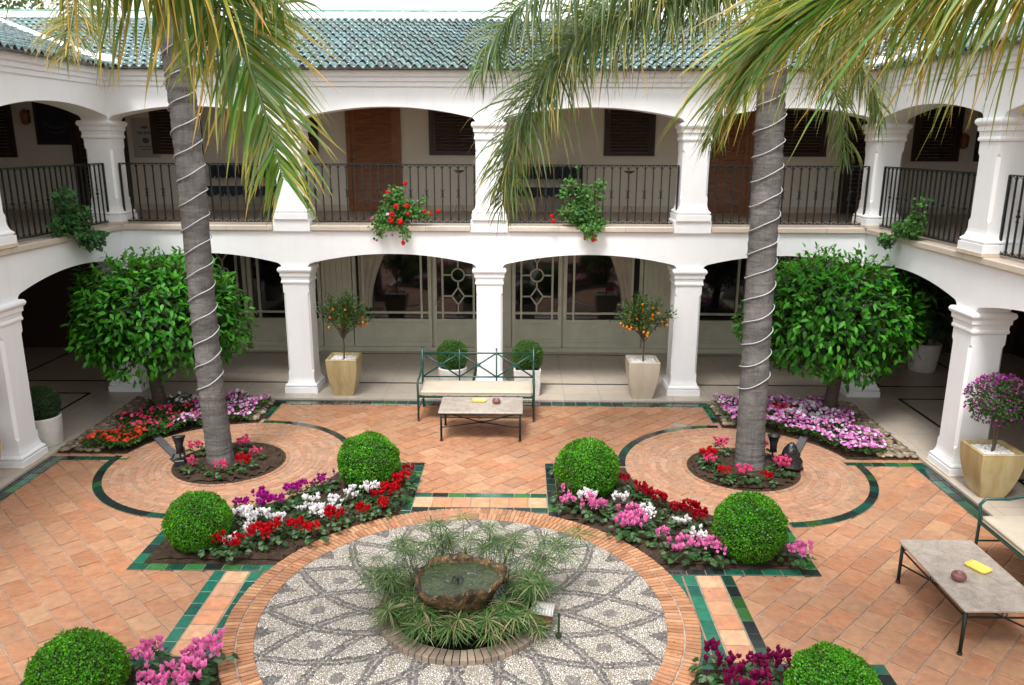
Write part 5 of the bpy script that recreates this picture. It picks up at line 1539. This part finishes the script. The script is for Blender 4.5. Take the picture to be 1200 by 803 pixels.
def ashstand(loc, lab):
    o = thing('ash_stand', lab, 'ashtray stand', loc, 0, 'slim ash stands on the upper gallery')
    m = MB(); m.tube([(0, 0, .05), (0, 0, .78)], .009, 8); m.build('pole', M['steel'], o)
    m = MB(); m.lathe([(.01, .77), (.03, .775), (.10, .81), (.105, .825), (.09, .82), (.03, .79), (.01, .79)], seg=18); m.build('tray', M['wood'], o, smooth=True)
    m = MB(); 
    for k in range(3):
        a = 2*PI*k/3+.5; m.tube([(0, 0, .16), (.06*cos(a), .06*sin(a), .15), (.12*cos(a), .12*sin(a), .01)], .007, 6)
    m.build('base', M['steel'], o, smooth=True)
ashstand((-.73, 2.5, ZF-.01), 'slim ash stand on the upper gallery left of the middle column')
ashstand((2.56, 2.5, ZF-.01), 'slim ash stand on the upper gallery right of the leafy geranium')

# ------------------------------------------------------------------ geraniums on the ledges
def geranium(loc, rz, lab, seed, n, ext, flowers, fcol=(.75, .02, .02), green=None, pot=True, leaf=.055):
    """ext: list of (cx, cz, rx, rz, weight) blobs in the plane of the railing"""
    o = thing('geranium', lab, 'plant', loc, rz, 'geraniums trailing over the ledges')
    q = np.random.default_rng(seed)
    w_ = np.array([e[4] for e in ext], float); w_ /= w_.sum(); idx = q.choice(len(ext), n, p=w_); E = np.array([e[:4] for e in ext])[idx]
    d = q.normal(size=(n, 3)); d = unit(d)*q.random((n, 1))**.45
    P = np.column_stack([E[:, 0]+d[:, 0]*E[:, 2], -.06+d[:, 1]*.15, E[:, 1]+d[:, 2]*E[:, 3]])
    P[:, 1] = np.where(P[:, 2] < .02, np.minimum(P[:, 1], 0)-.14, P[:, 1])
    D = unit(np.column_stack([q.normal(size=n), -.4+q.normal(size=n)*.5, .1+q.normal(size=n)*.5])); U = unit(q.normal(size=(n, 3))*.4+np.array([0, -.8, .7]))
    V, F, k = leaves_np(P, D, U, leaf*q.uniform(.6, 1.15, n), leaf*1.05*q.uniform(.6, 1.1, n), .2, .1)
    g_ = np.array(green or [(.04, .13, .025), (.06, .18, .03), (.09, .23, .04), (.03, .09, .02)]); C = g_[q.integers(0, len(g_), n)]
    link('foliage', np_mesh('foliage', V, F, rep(C, k), M['mleaf']), o)
    m = MB()
    for e in ext:
        for j in range(5): m.tube([(ext[0][0]+q.normal()*.1, 0, .03), ((ext[0][0]+e[0])/2, -.08, max(.1, e[1]*.7)), (e[0]+q.normal()*e[2]*.5, -.12, e[1]+q.normal()*e[3]*.4)], .005, 4, col=(.08, .14, .04))
    m.build('stems', M['mleaf'], o)
    if pot:
        m = MB(); m.lathe([(.07, 0), (.10, .15), (.11, .15), (.11, .18), (.095, .18), (.09, .15), (.01, .14)], c=(ext[0][0], .12, .01), seg=18); m.build('pot', simple('clay_pot', (.28, .10, .05), .8, .2), o, smooth=True)
    for (fx, fz, fr, fc) in flowers:
        m = MB(); c = {'r': (.72, .012, .015), 'p': (.62, .12, .35), 'w': (.8, .6, .75)}[fc]
        for j in range(16):
            v = q.normal(size=3); v /= np.linalg.norm(v); r_ = fr*.65
            m.sphere((fx+v[0]*r_, (-.26 if fz > 0 else -.24)+v[1]*r_, fz+v[2]*r_), fr*.42, 6, 4, col=tuple(c_*q.uniform(.8, 1.15) for c_ in c))
        m.tube([(fx, -.26, fz-fr), (fx*.8, -.16, fz-.18 if fz > .2 else fz+.12)], .003, 4, col=(.08, .14, .04))
        m.build('flower_head', M['petal'], o)
zl = ZF
geranium((-1.55, .06, zl), 0, 'red flowering geranium spilling over the ledge before the louvred door', 201, 1350,
         [(0, .26, .34, .20, 5), (-.18, .10, .28, .14, 2), (.30, .20, .26, .12, 2), (-.05, .50, .20, .18, 1.3), (-.32, -.12, .12, .14, .35), (.12, -.12, .09, .15, .4), (-.15, .02, .34, .08, 1.2), (.42, .42, .08, .1, .15)],
         [(-.13, .55, .038, 'r'), (.16, .70, .04, 'r'), (.0, .33, .045, 'r'), (.17, .34, .04, 'r'), (-.07, .20, .045, 'r'), (.06, .08, .055, 'r'), (-.10, .10, .05, 'r'), (.19, .21, .03, 'r'), (.46, .25, .034, 'r'), (.56, .22, .03, 'r'), (.68, .26, .034, 'r'), (.09, -.26, .042, 'r'),
          (-.40, .13, .028, 'p'), (-.14, .2, .03, 'w'), (-.34, -.22, .025, 'p'), (-.08, -.13, .022, 'p')], pot=False)
geranium((1.40, .06, zl), 0, 'leafy green geranium with few red blooms on the ledge', 202, 1450,
         [(.05, .22, .36, .22, 5), (.22, .05, .28, .14, 2.2), (.18, .52, .26, .18, 1.6), (-.22, .55, .12, .14, .5), (-.12, .72, .10, .10, .3), (.22, -.12, .12, .10, .5), (.38, .68, .08, .12, .3), (-.03, .95, .05, .04, .06)],
         [(-.43, .19, .03, 'r'), (-.40, .11, .036, 'r'), (.12, -.18, .024, 'r'), (.26, -.20, .036, 'r'), (-.18, .26, .02, 'r')])
geranium((-6.20, -1.52, zl), PI/2, 'bushy geranium hanging over the ledge of the left wing', 203, 1500,
         [(0, .16, .52, .24, 4), (.25, -.08, .36, .20, 2), (-.12, .52, .26, .18, 1.2), (.2, .3, .3, .1, .8)], [], green=[(.02, .08, .025), (.03, .11, .03), (.05, .15, .045)], pot=False, leaf=.07)
geranium((6.20, -1.45, zl), -PI/2, 'low geranium spreading along the ledge of the right wing', 204, 1000,
         [(0, .12, .42, .12, 4), (.25, .28, .15, .15, .7), (-.3, -.08, .12, .13, .9), (.3, .55, .12, .1, .2)], [], green=[(.03, .10, .025), (.05, .15, .03), (.08, .2, .04)], pot=False, leaf=.06)

# ------------------------------------------------------------------ palms
def frond_mesh(pts, nl, Ll, seed, wd=.030, hang=.75, yellow=.25, sweep=.55, cols=None, plume=.3, turn=(0, 0, 1.)):
    """pts: rachis control points (base -> tip), in the palm's space"""
    q = np.random.default_rng(seed); P = np.array(pts, float)
    # Catmull-Rom resample
    Q = np.vstack([2*P[0]-P[1], P, 2*P[-1]-P[-2]]); S = []
    for i in range(1, len(Q)-2):
        for t in np.linspace(0, 1, 12, endpoint=(i == len(Q)-3)):
            a, b, c, d = Q[i-1], Q[i], Q[i+1], Q[i+2]
            S.append(.5*((2*b)+(-a+c)*t+(2*a-5*b+4*c-d)*t*t+(-a+3*b-3*c+d)*t**3))
    S = np.array(S); seg = np.r_[0, np.cumsum(np.linalg.norm(np.diff(S, axis=0), axis=1))]; tot = seg[-1]
    def at(s): return np.array([np.interp(s, seg, S[:, k]) for k in range(3)]).T
    u = np.linspace(.10, 1, nl); pos = at(u*tot); tan = unit(at(np.minimum(u*tot+.02, tot))-at(np.minimum(u*tot, tot-.02)))
    side = unit(np.cross(tan, np.array(turn, float))+1e-6); nrm = np.cross(side, tan)
    Vs, Fs, Cs = [], [], []; off = 0; nseg = 6
    gcols = np.array(cols if cols is not None else [(.05, .12, .025), (.07, .16, .03), (.10, .20, .04), (.15, .24, .05), (.06, .13, .05)])
    ycol = np.array([(.46, .33, .05), (.50, .27, .05), (.38, .33, .07), (.30, .20, .07)])
    for sd in (-1, 1):
        n = nl; ll = Ll*(.45+.75*np.sin(PI*np.clip(u*.92+.06, 0, 1))**.7)*q.uniform(.6, 1.15, n)
        ll *= np.where(u > .93, .8, 1)
        d0 = unit(side*sd*(1-.25*u[:, None])+tan*sweep*(.7+u[:, None]*1.0)+nrm*q.normal(size=(n, 1))*plume)
        pts_ = [pos]; d = d0.copy(); hg = hang*q.uniform(.6, 1.3, (n, 1))
        for k in range(nseg):
            d = unit(d+np.array([0, 0, -1.])*hg*(.18+.14*k)+q.normal(size=(n, 3))*.055)
            pts_.append(pts_[-1]+d*(ll[:, None]/nseg))
        wprof = [.35, .9, 1, .9, .7, .42, .06]
        wv = unit(np.cross(d0, nrm+q.normal(size=(n, 3))*.5))
        lay = []
        for k, p in enumerate(pts_):
            w_ = wd*wprof[k]*q.uniform(.9, 1.1, (n, 1))*.5
            lay += [p-wv*w_, p+wv*w_]
        V = np.stack(lay, 1).reshape(-1, 3); m_ = 2*(nseg+1)
        f = np.array([(2*k, 2*k+1, 2*k+3, 2*k+2) for k in range(nseg)])
        F = (np.arange(n)[:, None, None]*m_+f[None]).reshape(-1, 4)
        base = gcols[q.integers(0, len(gcols), n)]*(1+q.uniform(-.15, .15, (n, 1)))
        yel = ycol[q.integers(0, len(ycol), n)]; amt = np.clip((q.random(n)**1.6)*yellow*2.6-yellow*.45, 0, 1)
        C = np.zeros((n, nseg, 3))
        for k in range(nseg):
            a_ = np.clip(amt*(.35+.35*k/nseg*2)+(.75*amt+.10 if k >= nseg-2 else 0)+(yellow*.4 if k == nseg-1 else 0), 0, 1)[:, None]
            C[:, k] = base*(1-a_)+yel*a_
        Vs.append(V); Fs.append(F+off); Cs.append(C.reshape(-1, 3)); off += len(V)
    # rachis
    m = MB(); st = S[::3] if len(S) > 20 else S; k_ = len(st)
    m.tube([tuple(p) for p in st], [.030*(1-i/k_*.85) for i in range(k_)], 6, col=(.14, .20, .06))
    V = np.array(m.v); Fq = [f for f in m.f if len(f) == 4]
    Vs.append(V); Fs.append(np.array(Fq)+off); Cs.append(np.tile(np.array([(.13, .18, .06)]), (len(Fq), 1)))
    return np_mesh('frond', np.concatenate(Vs), np.concatenate(Fs), np.clip(np.concatenate(Cs), 0, 1), M['palm'])
def frond(o, pts, nl=90, Ll=.75, seed=0, **k):
    base = np.array(o.location); return link('frond', frond_mesh([np.array(p)-base for p in pts], nl, Ll, seed, **k), o)
def arch(c, az, L, rise, drop, n=5):
    """generic arching frond from crown centre c"""
    out = []
    for k in range(n+1):
        t = k/n; r = L*(t-.18*t*t*t)
        out.append((c[0]+r*cos(az), c[1]+r*sin(az), c[2]+rise*math.sin(PI*min(1, t*1.15)*.62)-drop*t**2.2))
    return out
def palm(loc, lab, path, radii, crown, seed, cable=True):
    o = thing('palm_tree', lab, 'palm tree', loc, 0, 'tall feather palms')
    q = random.Random(seed)
    P = [Vector(p)-Vector(loc) for p in path]
    # dense resample with ring scars
    pts = []; rr = []; N = 130
    def lerp(t):
        f = t*(len(P)-1); i = min(int(f), len(P)-2); f -= i
        return P[i].lerp(P[i+1], f), radii[i]*(1-f)+radii[i+1]*f
    for k in range(N+1):
        p, r = lerp(k/N); pts.append(p); rr.append(r*(1+.016*(-1)**k)+q.uniform(-.0045, .0045))
    m = MB(); m.tube(pts, rr, 22); m.build('trunk', M['palmbark'], o, smooth=True)
    top = P[-1]
    m = MB()
    for k in range(16):
        a = k*2.4; r0 = radii[-1]*.7
        m.tube([(top.x+r0*cos(a)*.9, top.y+r0*sin(a)*.9, top.z-.15), (top.x+r0*cos(a)*1.2, top.y+r0*sin(a)*1.2, top.z+.2), (top.x+.30*cos(a), top.y+.30*sin(a), top.z+.62)], [.08, .07, .035], 6)
    m.build('crownshaft', M['palmbark'], o, smooth=True)
    return o
# far right palm
RP = palm((3.59, -3.13, 0), 'tall leaning palm with spiralled cable in the right brick circle',
          [(3.59, -3.13, 0), (3.575, -3.13, .5), (3.555, -3.13, 1.55), (3.53, -3.13, 2.9), (3.51, -3.13, 4.16), (3.48, -3.13, 5.06), (3.43, -3.13, 5.75), (3.40, -3.13, 6.3)],
          [.200, .186, .180, .176, .174, .172, .165, .15], None, 3)
C1 = (3.40, -3.13, 6.45)
BG = [(.04, .105, .03), (.055, .135, .035), (.075, .155, .045), (.035, .085, .04), (.13, .18, .09)]
FR = dict(cols=BG, plume=.75)
frond(RP, [C1, (2.58, -3.5, 5.92), (1.77, -3.8, 5.72), (1.11, -4.0, 5.38), (0.64, -4.2, 4.84), (0.37, -4.3, 4.21), (0.26, -4.3, 3.6)], 420, .84, 301, yellow=.26, hang=.50, sweep=.5, wd=.021, **FR)
frond(RP, [C1, (2.74, -3.2, 6.05), (1.94, -3.2, 6.05), (1.34, -3.3, 5.8), (.9, -3.4, 5.41), (.66, -3.5, 4.93)], 320, .75, 302, yellow=.12, hang=.6, wd=.020, **FR)
frond(RP, [C1, (2.64, -3.6, 6.15), (1.63, -4.0, 6.15), (.8, -4.4, 5.9), (.28, -4.7, 5.42), (.05, -4.85, 4.95)], 320, .80, 306, yellow=.10, hang=.55, wd=.020, **FR)
frond(RP, [C1, (3.36, -3.0, 5.9), (3.2, -2.9, 5.35), (3.0, -2.8, 4.8), (2.88, -2.7, 4.3)], 95, .60, 303, yellow=.12, hang=.45, wd=.022, cols=BG)
frond(RP, [C1, (3.74, -2.9, 5.95), (4.17, -2.7, 5.4), (4.5, -2.6, 4.8), (4.67, -2.6, 4.1)], 110, .62, 304, yellow=.12, hang=.45, wd=.022, cols=BG)
frond(RP, [C1, (3.6, -3.5, 5.95), (3.95, -3.7, 5.5), (4.35, -3.8, 5.0), (4.55, -3.8, 4.55)], 100, .62, 305, yellow=.2, wd=.024, cols=BG)
frond(RP, [C1, (4.1, -3.5, 6.3), (4.7, -3.7, 6.0), (5.2, -3.9, 5.5)], 90, .65, 307, yellow=.2, wd=.024, cols=BG)
for k, az in enumerate((0.3, 1.1, 2.0, 2.9, 5.0)): frond(RP, arch(C1, az, 2.7, 1.35, 1.2), 70, .65, 310+k, yellow=.12, cols=BG)
# far left palm
LP = palm((-3.66, -3.10, 0), 'tall leaning palm with spiralled cable in the left brick circle',
          [(-3.61, -3.10, 0), (-3.63, -3.10, .5), (-3.66, -3.1, 1.26), (-3.665, -3.1, 2.41), (-3.66, -3.1, 3.61), (-3.67, -3.1, 4.64), (-3.71, -3.1, 5.34), (-3.78, -3.1, 6.3)],
          [.180, .170, .163, .163, .167, .168, .163, .155], None, 5)
C2 = (-3.80, -3.1, 6.45)
YL = [(.10, .13, .03), (.16, .17, .04), (.07, .12, .04), (.22, .18, .05)]
frond(LP, [C2, (-4.03, -3.4, 6.40), (-4.25, -3.8, 6.10), (-4.31, -4.1, 5.75), (-4.31, -4.3, 5.42), (-4.34, -4.4, 5.15)], 150, .60, 320, yellow=.85, hang=.42, cols=YL, wd=.017, plume=.6, sweep=.35)
frond(LP, [C2, (-3.02, -3.5, 6.35), (-2.50, -3.8, 6.05), (-2.22, -4.0, 5.70), (-2.10, -4.1, 5.35)], 110, .52, 321, yellow=.7, hang=.5, cols=YL, wd=.02, plume=.5)
for k, az in enumerate((0.2, 1.2, 2.2, 3.0, 5.2)): frond(LP, arch(C2, az, 2.6, 1.5, 1.0), 70, .62, 330+k, yellow=.3)
# near palms: trunks stand outside the frame, crowns hang into it
NG = [(.035, .125, .012), (.055, .17, .018), (.028, .095, .016), (.09, .21, .02), (.045, .14, .015)]
NL = palm((-3.5, -10.17, 0), 'near left palm whose long green frond hangs in from the top left', [(-3.5, -10.17, 0), (-3.5, -10.17, 3), (-3.45, -10.1, 5.9)], [.25, .2, .17], None, 8)
C3 = (-3.42, -10.05, 6.1)
frond(NL, [C3, (-2.5, -9.9, 6.25), (-1.70, -9.5, 5.80), (-1.24, -9.2, 5.32), (-1.04, -9.0, 5.0), (-.95, -9.0, 4.78), (-.88, -9.0, 4.56), (-.82, -9.0, 4.33), (-.77, -9.0, 4.10)], 240, .66, 340, yellow=.50, hang=.17, cols=NG, wd=.017, sweep=.72, plume=.30, turn=(0, -1, .35))
frond(NL, [C3, (-2.7, -9.8, 6.15), (-1.90, -9.5, 5.75), (-1.45, -9.25, 5.40), (-1.12, -9.1, 5.12), (-.87, -9.0, 5.04), (-.72, -9.0, 4.93)], 260, .66, 341, yellow=.5, hang=.34, cols=NG, wd=.017, sweep=.22, plume=.45)
frond(NL, [C3, (-2.7, -9.9, 6.25), (-1.9, -9.5, 5.85), (-1.45, -9.2, 5.42), (-1.20, -9.05, 5.08), (-1.08, -9.0, 4.95), (-1.04, -9.0, 4.80)], 190, .78, 342, yellow=.45, hang=.12, cols=NG, wd=.017, sweep=.35, plume=.30, turn=(0, -1, .3))
for k, az in enumerate((1.7, 2.6, 3.5, 4.4)): frond(NL, arch(C3, az, 2.5, 1.4, 1.0), 60, .7, 345+k, yellow=.3, cols=NG)
NR = palm((3.5, -10.09, 0), 'near right palm whose yellowing fronds hang in from the top right', [(3.5, -10.09, 0), (3.5, -10.09, 3), (3.55, -10.05, 5.9)], [.25, .2, .17], None, 9)
C4 = (3.50, -10.0, 6.1)
frond(NR, [C4, (3.0, -9.9, 5.62), (2.57, -9.8, 5.27), (2.31, -9.6, 5.12), (2.04, -9.5, 5.02), (1.81, -9.4, 4.92), (1.6, -9.4, 4.76), (1.48, -9.4, 4.58)], 210, .90, 350, yellow=.72, hang=.26, cols=NG, wd=.017, sweep=1.5, plume=.5)
frond(NR, [C4, (3.7, -9.5, 5.6), (3.34, -9.2, 5.3), (3.08, -8.9, 5.22), (2.78, -8.7, 5.18), (2.43, -8.6, 5.12), (2.22, -8.6, 4.97)], 230, .98, 351, yellow=.45, hang=.75, cols=NG, wd=.021, sweep=.35)
frond(NR, [C4, (3.4, -9.2, 5.75), (2.95, -8.7, 5.5), (2.45, -8.4, 5.3), (2.05, -8.3, 5.1), (1.8, -8.3, 4.85)], 210, .96, 352, yellow=.5, hang=.55, cols=NG, wd=.018, sweep=.8, plume=.5)
for k, az in enumerate((.5, -.6, 4.0, 2.6)): frond(NR, arch(C4, az, 2.5, 1.4, 1.0), 60, .7, 355+k, yellow=.3, cols=NG)

# rope lights wound on the far palms
def rope(path, radii, loc, lab, turns, z0, z1, phase):
    m = MB(); pts = []; N = turns*26
    P = [Vector(p) for p in path]
    def lerp(z):
        for a, b, ra, rb in zip(P[:-1], P[1:], radii[:-1], radii[1:]):
            if a.z <= z <= b.z: f = (z-a.z)/(b.z-a.z); return a.lerp(b, f), ra*(1-f)+rb*f
        return P[-1], radii[-1]
    for k in range(N+1):
        z = z0+(z1-z0)*k/N; c, r = lerp(z); a = phase+2*PI*turns*k/N
        tilt = .045*cos(a-.2)
        pts.append((c.x+(r+.016)*cos(a), c.y+(r+.016)*sin(a), z+tilt+.008*sin(k*.7)))
    m.tube(pts, .007, 6)
    o = m.build('rope_light', M['cable'], smooth=True); tag(o, lab, 'cable', 'pale cables wound round the palms')
rope([(3.59, -3.13, 0), (3.575, -3.13, .5), (3.555, -3.13, 1.55), (3.53, -3.13, 2.9), (3.51, -3.13, 4.16), (3.48, -3.13, 5.06), (3.43, -3.13, 5.75), (3.40, -3.13, 6.3)],
     [.200, .186, .180, .176, .174, .172, .165, .15], 0, 'pale rope light spiralling up the right palm trunk', 16, 1.05, 5.8, 0.3)
rope([(-3.61, -3.10, 0), (-3.63, -3.10, .5), (-3.66, -3.1, 1.26), (-3.665, -3.1, 2.41), (-3.66, -3.1, 3.61), (-3.67, -3.1, 4.64), (-3.71, -3.1, 5.34), (-3.78, -3.1, 6.3)],
     [.180, .170, .163, .163, .167, .168, .163, .155], 0, 'pale rope light spiralling up the left palm trunk', 15, 1.0, 5.5, 1.2)

# spotlights, cable slabs, bag
def spotlight(loc, rz, lab, tilt, stand):
    o = thing('garden_spotlight', lab, 'spotlight', loc, rz, 'garden spotlights beside the palms')
    Mx = Matrix.Translation((0, 0, .30)) @ Matrix.Rotation(tilt, 4, 'X')
    m = MB(); m.lathe([(.03, -.10), (.045, -.09), (.05, 0), (.078, .09), (.085, .095), (.085, .115), (.07, .112), (.06, .08), (.01, .07)], seg=20); m.xf(Mx); m.build('lamp_head', M['black'], o, smooth=True)
    m = MB(); m.tube([(0, 0, .0), (0, 0, .24)], .012, 6); m.box(-.05, .05, -.012, .012, .17, .20)
    if stand: m.box(-.07, .05, -.06, .06, 0, .09, ch=.01); m.tube([(-.06, 0, .05), (-.12, .02, .09), (-.08, .05, .16)], .02, 6); m.box(.045, .065, -.015, .015, 0, .26)
    m.build('bracket', M['black'], o)
spotlight((-4.10, -3.24, .03), .3, 'black spotlight on a bracket beside the left palm', rad(-12), True)
spotlight((3.93, -3.02, .03), 0, 'black cup spotlight beside the right palm', rad(-6), False)
m = MB(); q = random.Random(3); rings = []
for k in range(10):
    t = k/9; r = .13*(1-t)**.6+.03; rings.append([(r*(1+q.uniform(-.28, .28))*cos(2*PI*j/14), r*.8*(1+q.uniform(-.28, .28))*sin(2*PI*j/14), t*.36) for j in range(14)])
m.loft(rings); tag(m.build('plastic_bag', M['bag'], loc=(4.12, -3.18, .04), smooth=True), 'crumpled black plastic bag beside the right palm', 'bag')
def slab(p0, p1, lab):
    d = Vector((p1[0]-p0[0], p1[1]-p0[1], 0)); L = d.length
    m = MB(); m.box(0, L, -.055, .055, 0, .028, ch=.006); tag(m.build('cable_cover', M['slate'], loc=(p0[0], p0[1], .018), rz=math.atan2(d.y, d.x)), lab, 'cable cover', 'grey cable covers across the brick circles')
slab((-4.98, -2.10), (-4.22, -3.02), 'grey cable cover strip crossing the left brick circle')
slab((4.72, -2.00), (4.20, -2.98), 'grey cable cover strip crossing the right brick circle')

# ------------------------------------------------------------------ background trees beyond the roof
def bgtree(loc, lab, r, zc, cols, n, leaf, seed):
    o = thing('background_tree', lab, 'tree', loc)
    m = MB(); m.tube([(0, 0, 0), (.1, 0, zc*.5), (0, 0, zc)], [.3, .2, .1], 8)
    for k in range(7): a = k*.9; m.tube([(0, 0, zc*.7), (r*.5*cos(a), r*.5*sin(a), zc), (r*.85*cos(a), r*.85*sin(a), zc+.4)], [.1, .06, .02], 5)
    m.build('trunk', M['bark'], o)
    V, F, C = ellipsoid_leaves(n, r, r, r*.8, leaf, leaf*.5, cols, None, '', .6, .1, .18, seed=seed); V[:, 2] += zc
    link('crown', np_mesh('crown', V, F, C, M['mleaf']), o)
bgtree((-17.8, 15.5, -.3), 'dark green tree beyond the roof in the top left corner', 3.0, 7.6, [(.03, .06, .03), (.05, .09, .04), (.025, .045, .03)], 5000, .22, 90)
bgtree((-2.0, 14, -.3), 'yellow tipped tree top just above the ridge', 1.35, 7.45, [(.45, .42, .05), (.35, .38, .06)], 1500, .16, 91)

# fallen petals and leaf crumbs on the paving
q = np.random.default_rng(77); pts = []
while len(pts) < 260:
    i = q.integers(0, 4); a = q.uniform(0, 2*PI)
    if q.random() < .6: x, y = q.uniform(-3.9, 3.9), q.uniform(-8.2, -2.8)
    else: x, y = q.uniform(-5.9, 5.9), q.uniform(-8.5, -.6)
    if math.hypot(x-MC[0], y-MC[1]) < .95: continue
    pts.append((x, y, .036 if math.hypot(x-MC[0], y-MC[1]) < 2.2 else .020))
P = np.array(pts); n = len(P); a = q.uniform(0, 2*PI, n)
V, F, k = leaves_np(P, np.column_stack([np.cos(a), np.sin(a), np.zeros(n)]), unit(q.normal(size=(n, 3))*.15+np.array([0, 0, 1])), q.uniform(.012, .035, n), q.uniform(.008, .016, n), .1)
C = np.array([(.10, .05, .02), (.16, .09, .03), (.30, .02, .03), (.5, .2, .3), (.05, .07, .02), (.12, .07, .04)])[q.integers(0, 6, n)]
o = link('leaf_litter', np_mesh('leaf_litter', V, F, rep(C, k), M['mleaf'])); tag(o, 'fallen petals and leaf crumbs scattered over the paving', 'litter', kind='stuff')
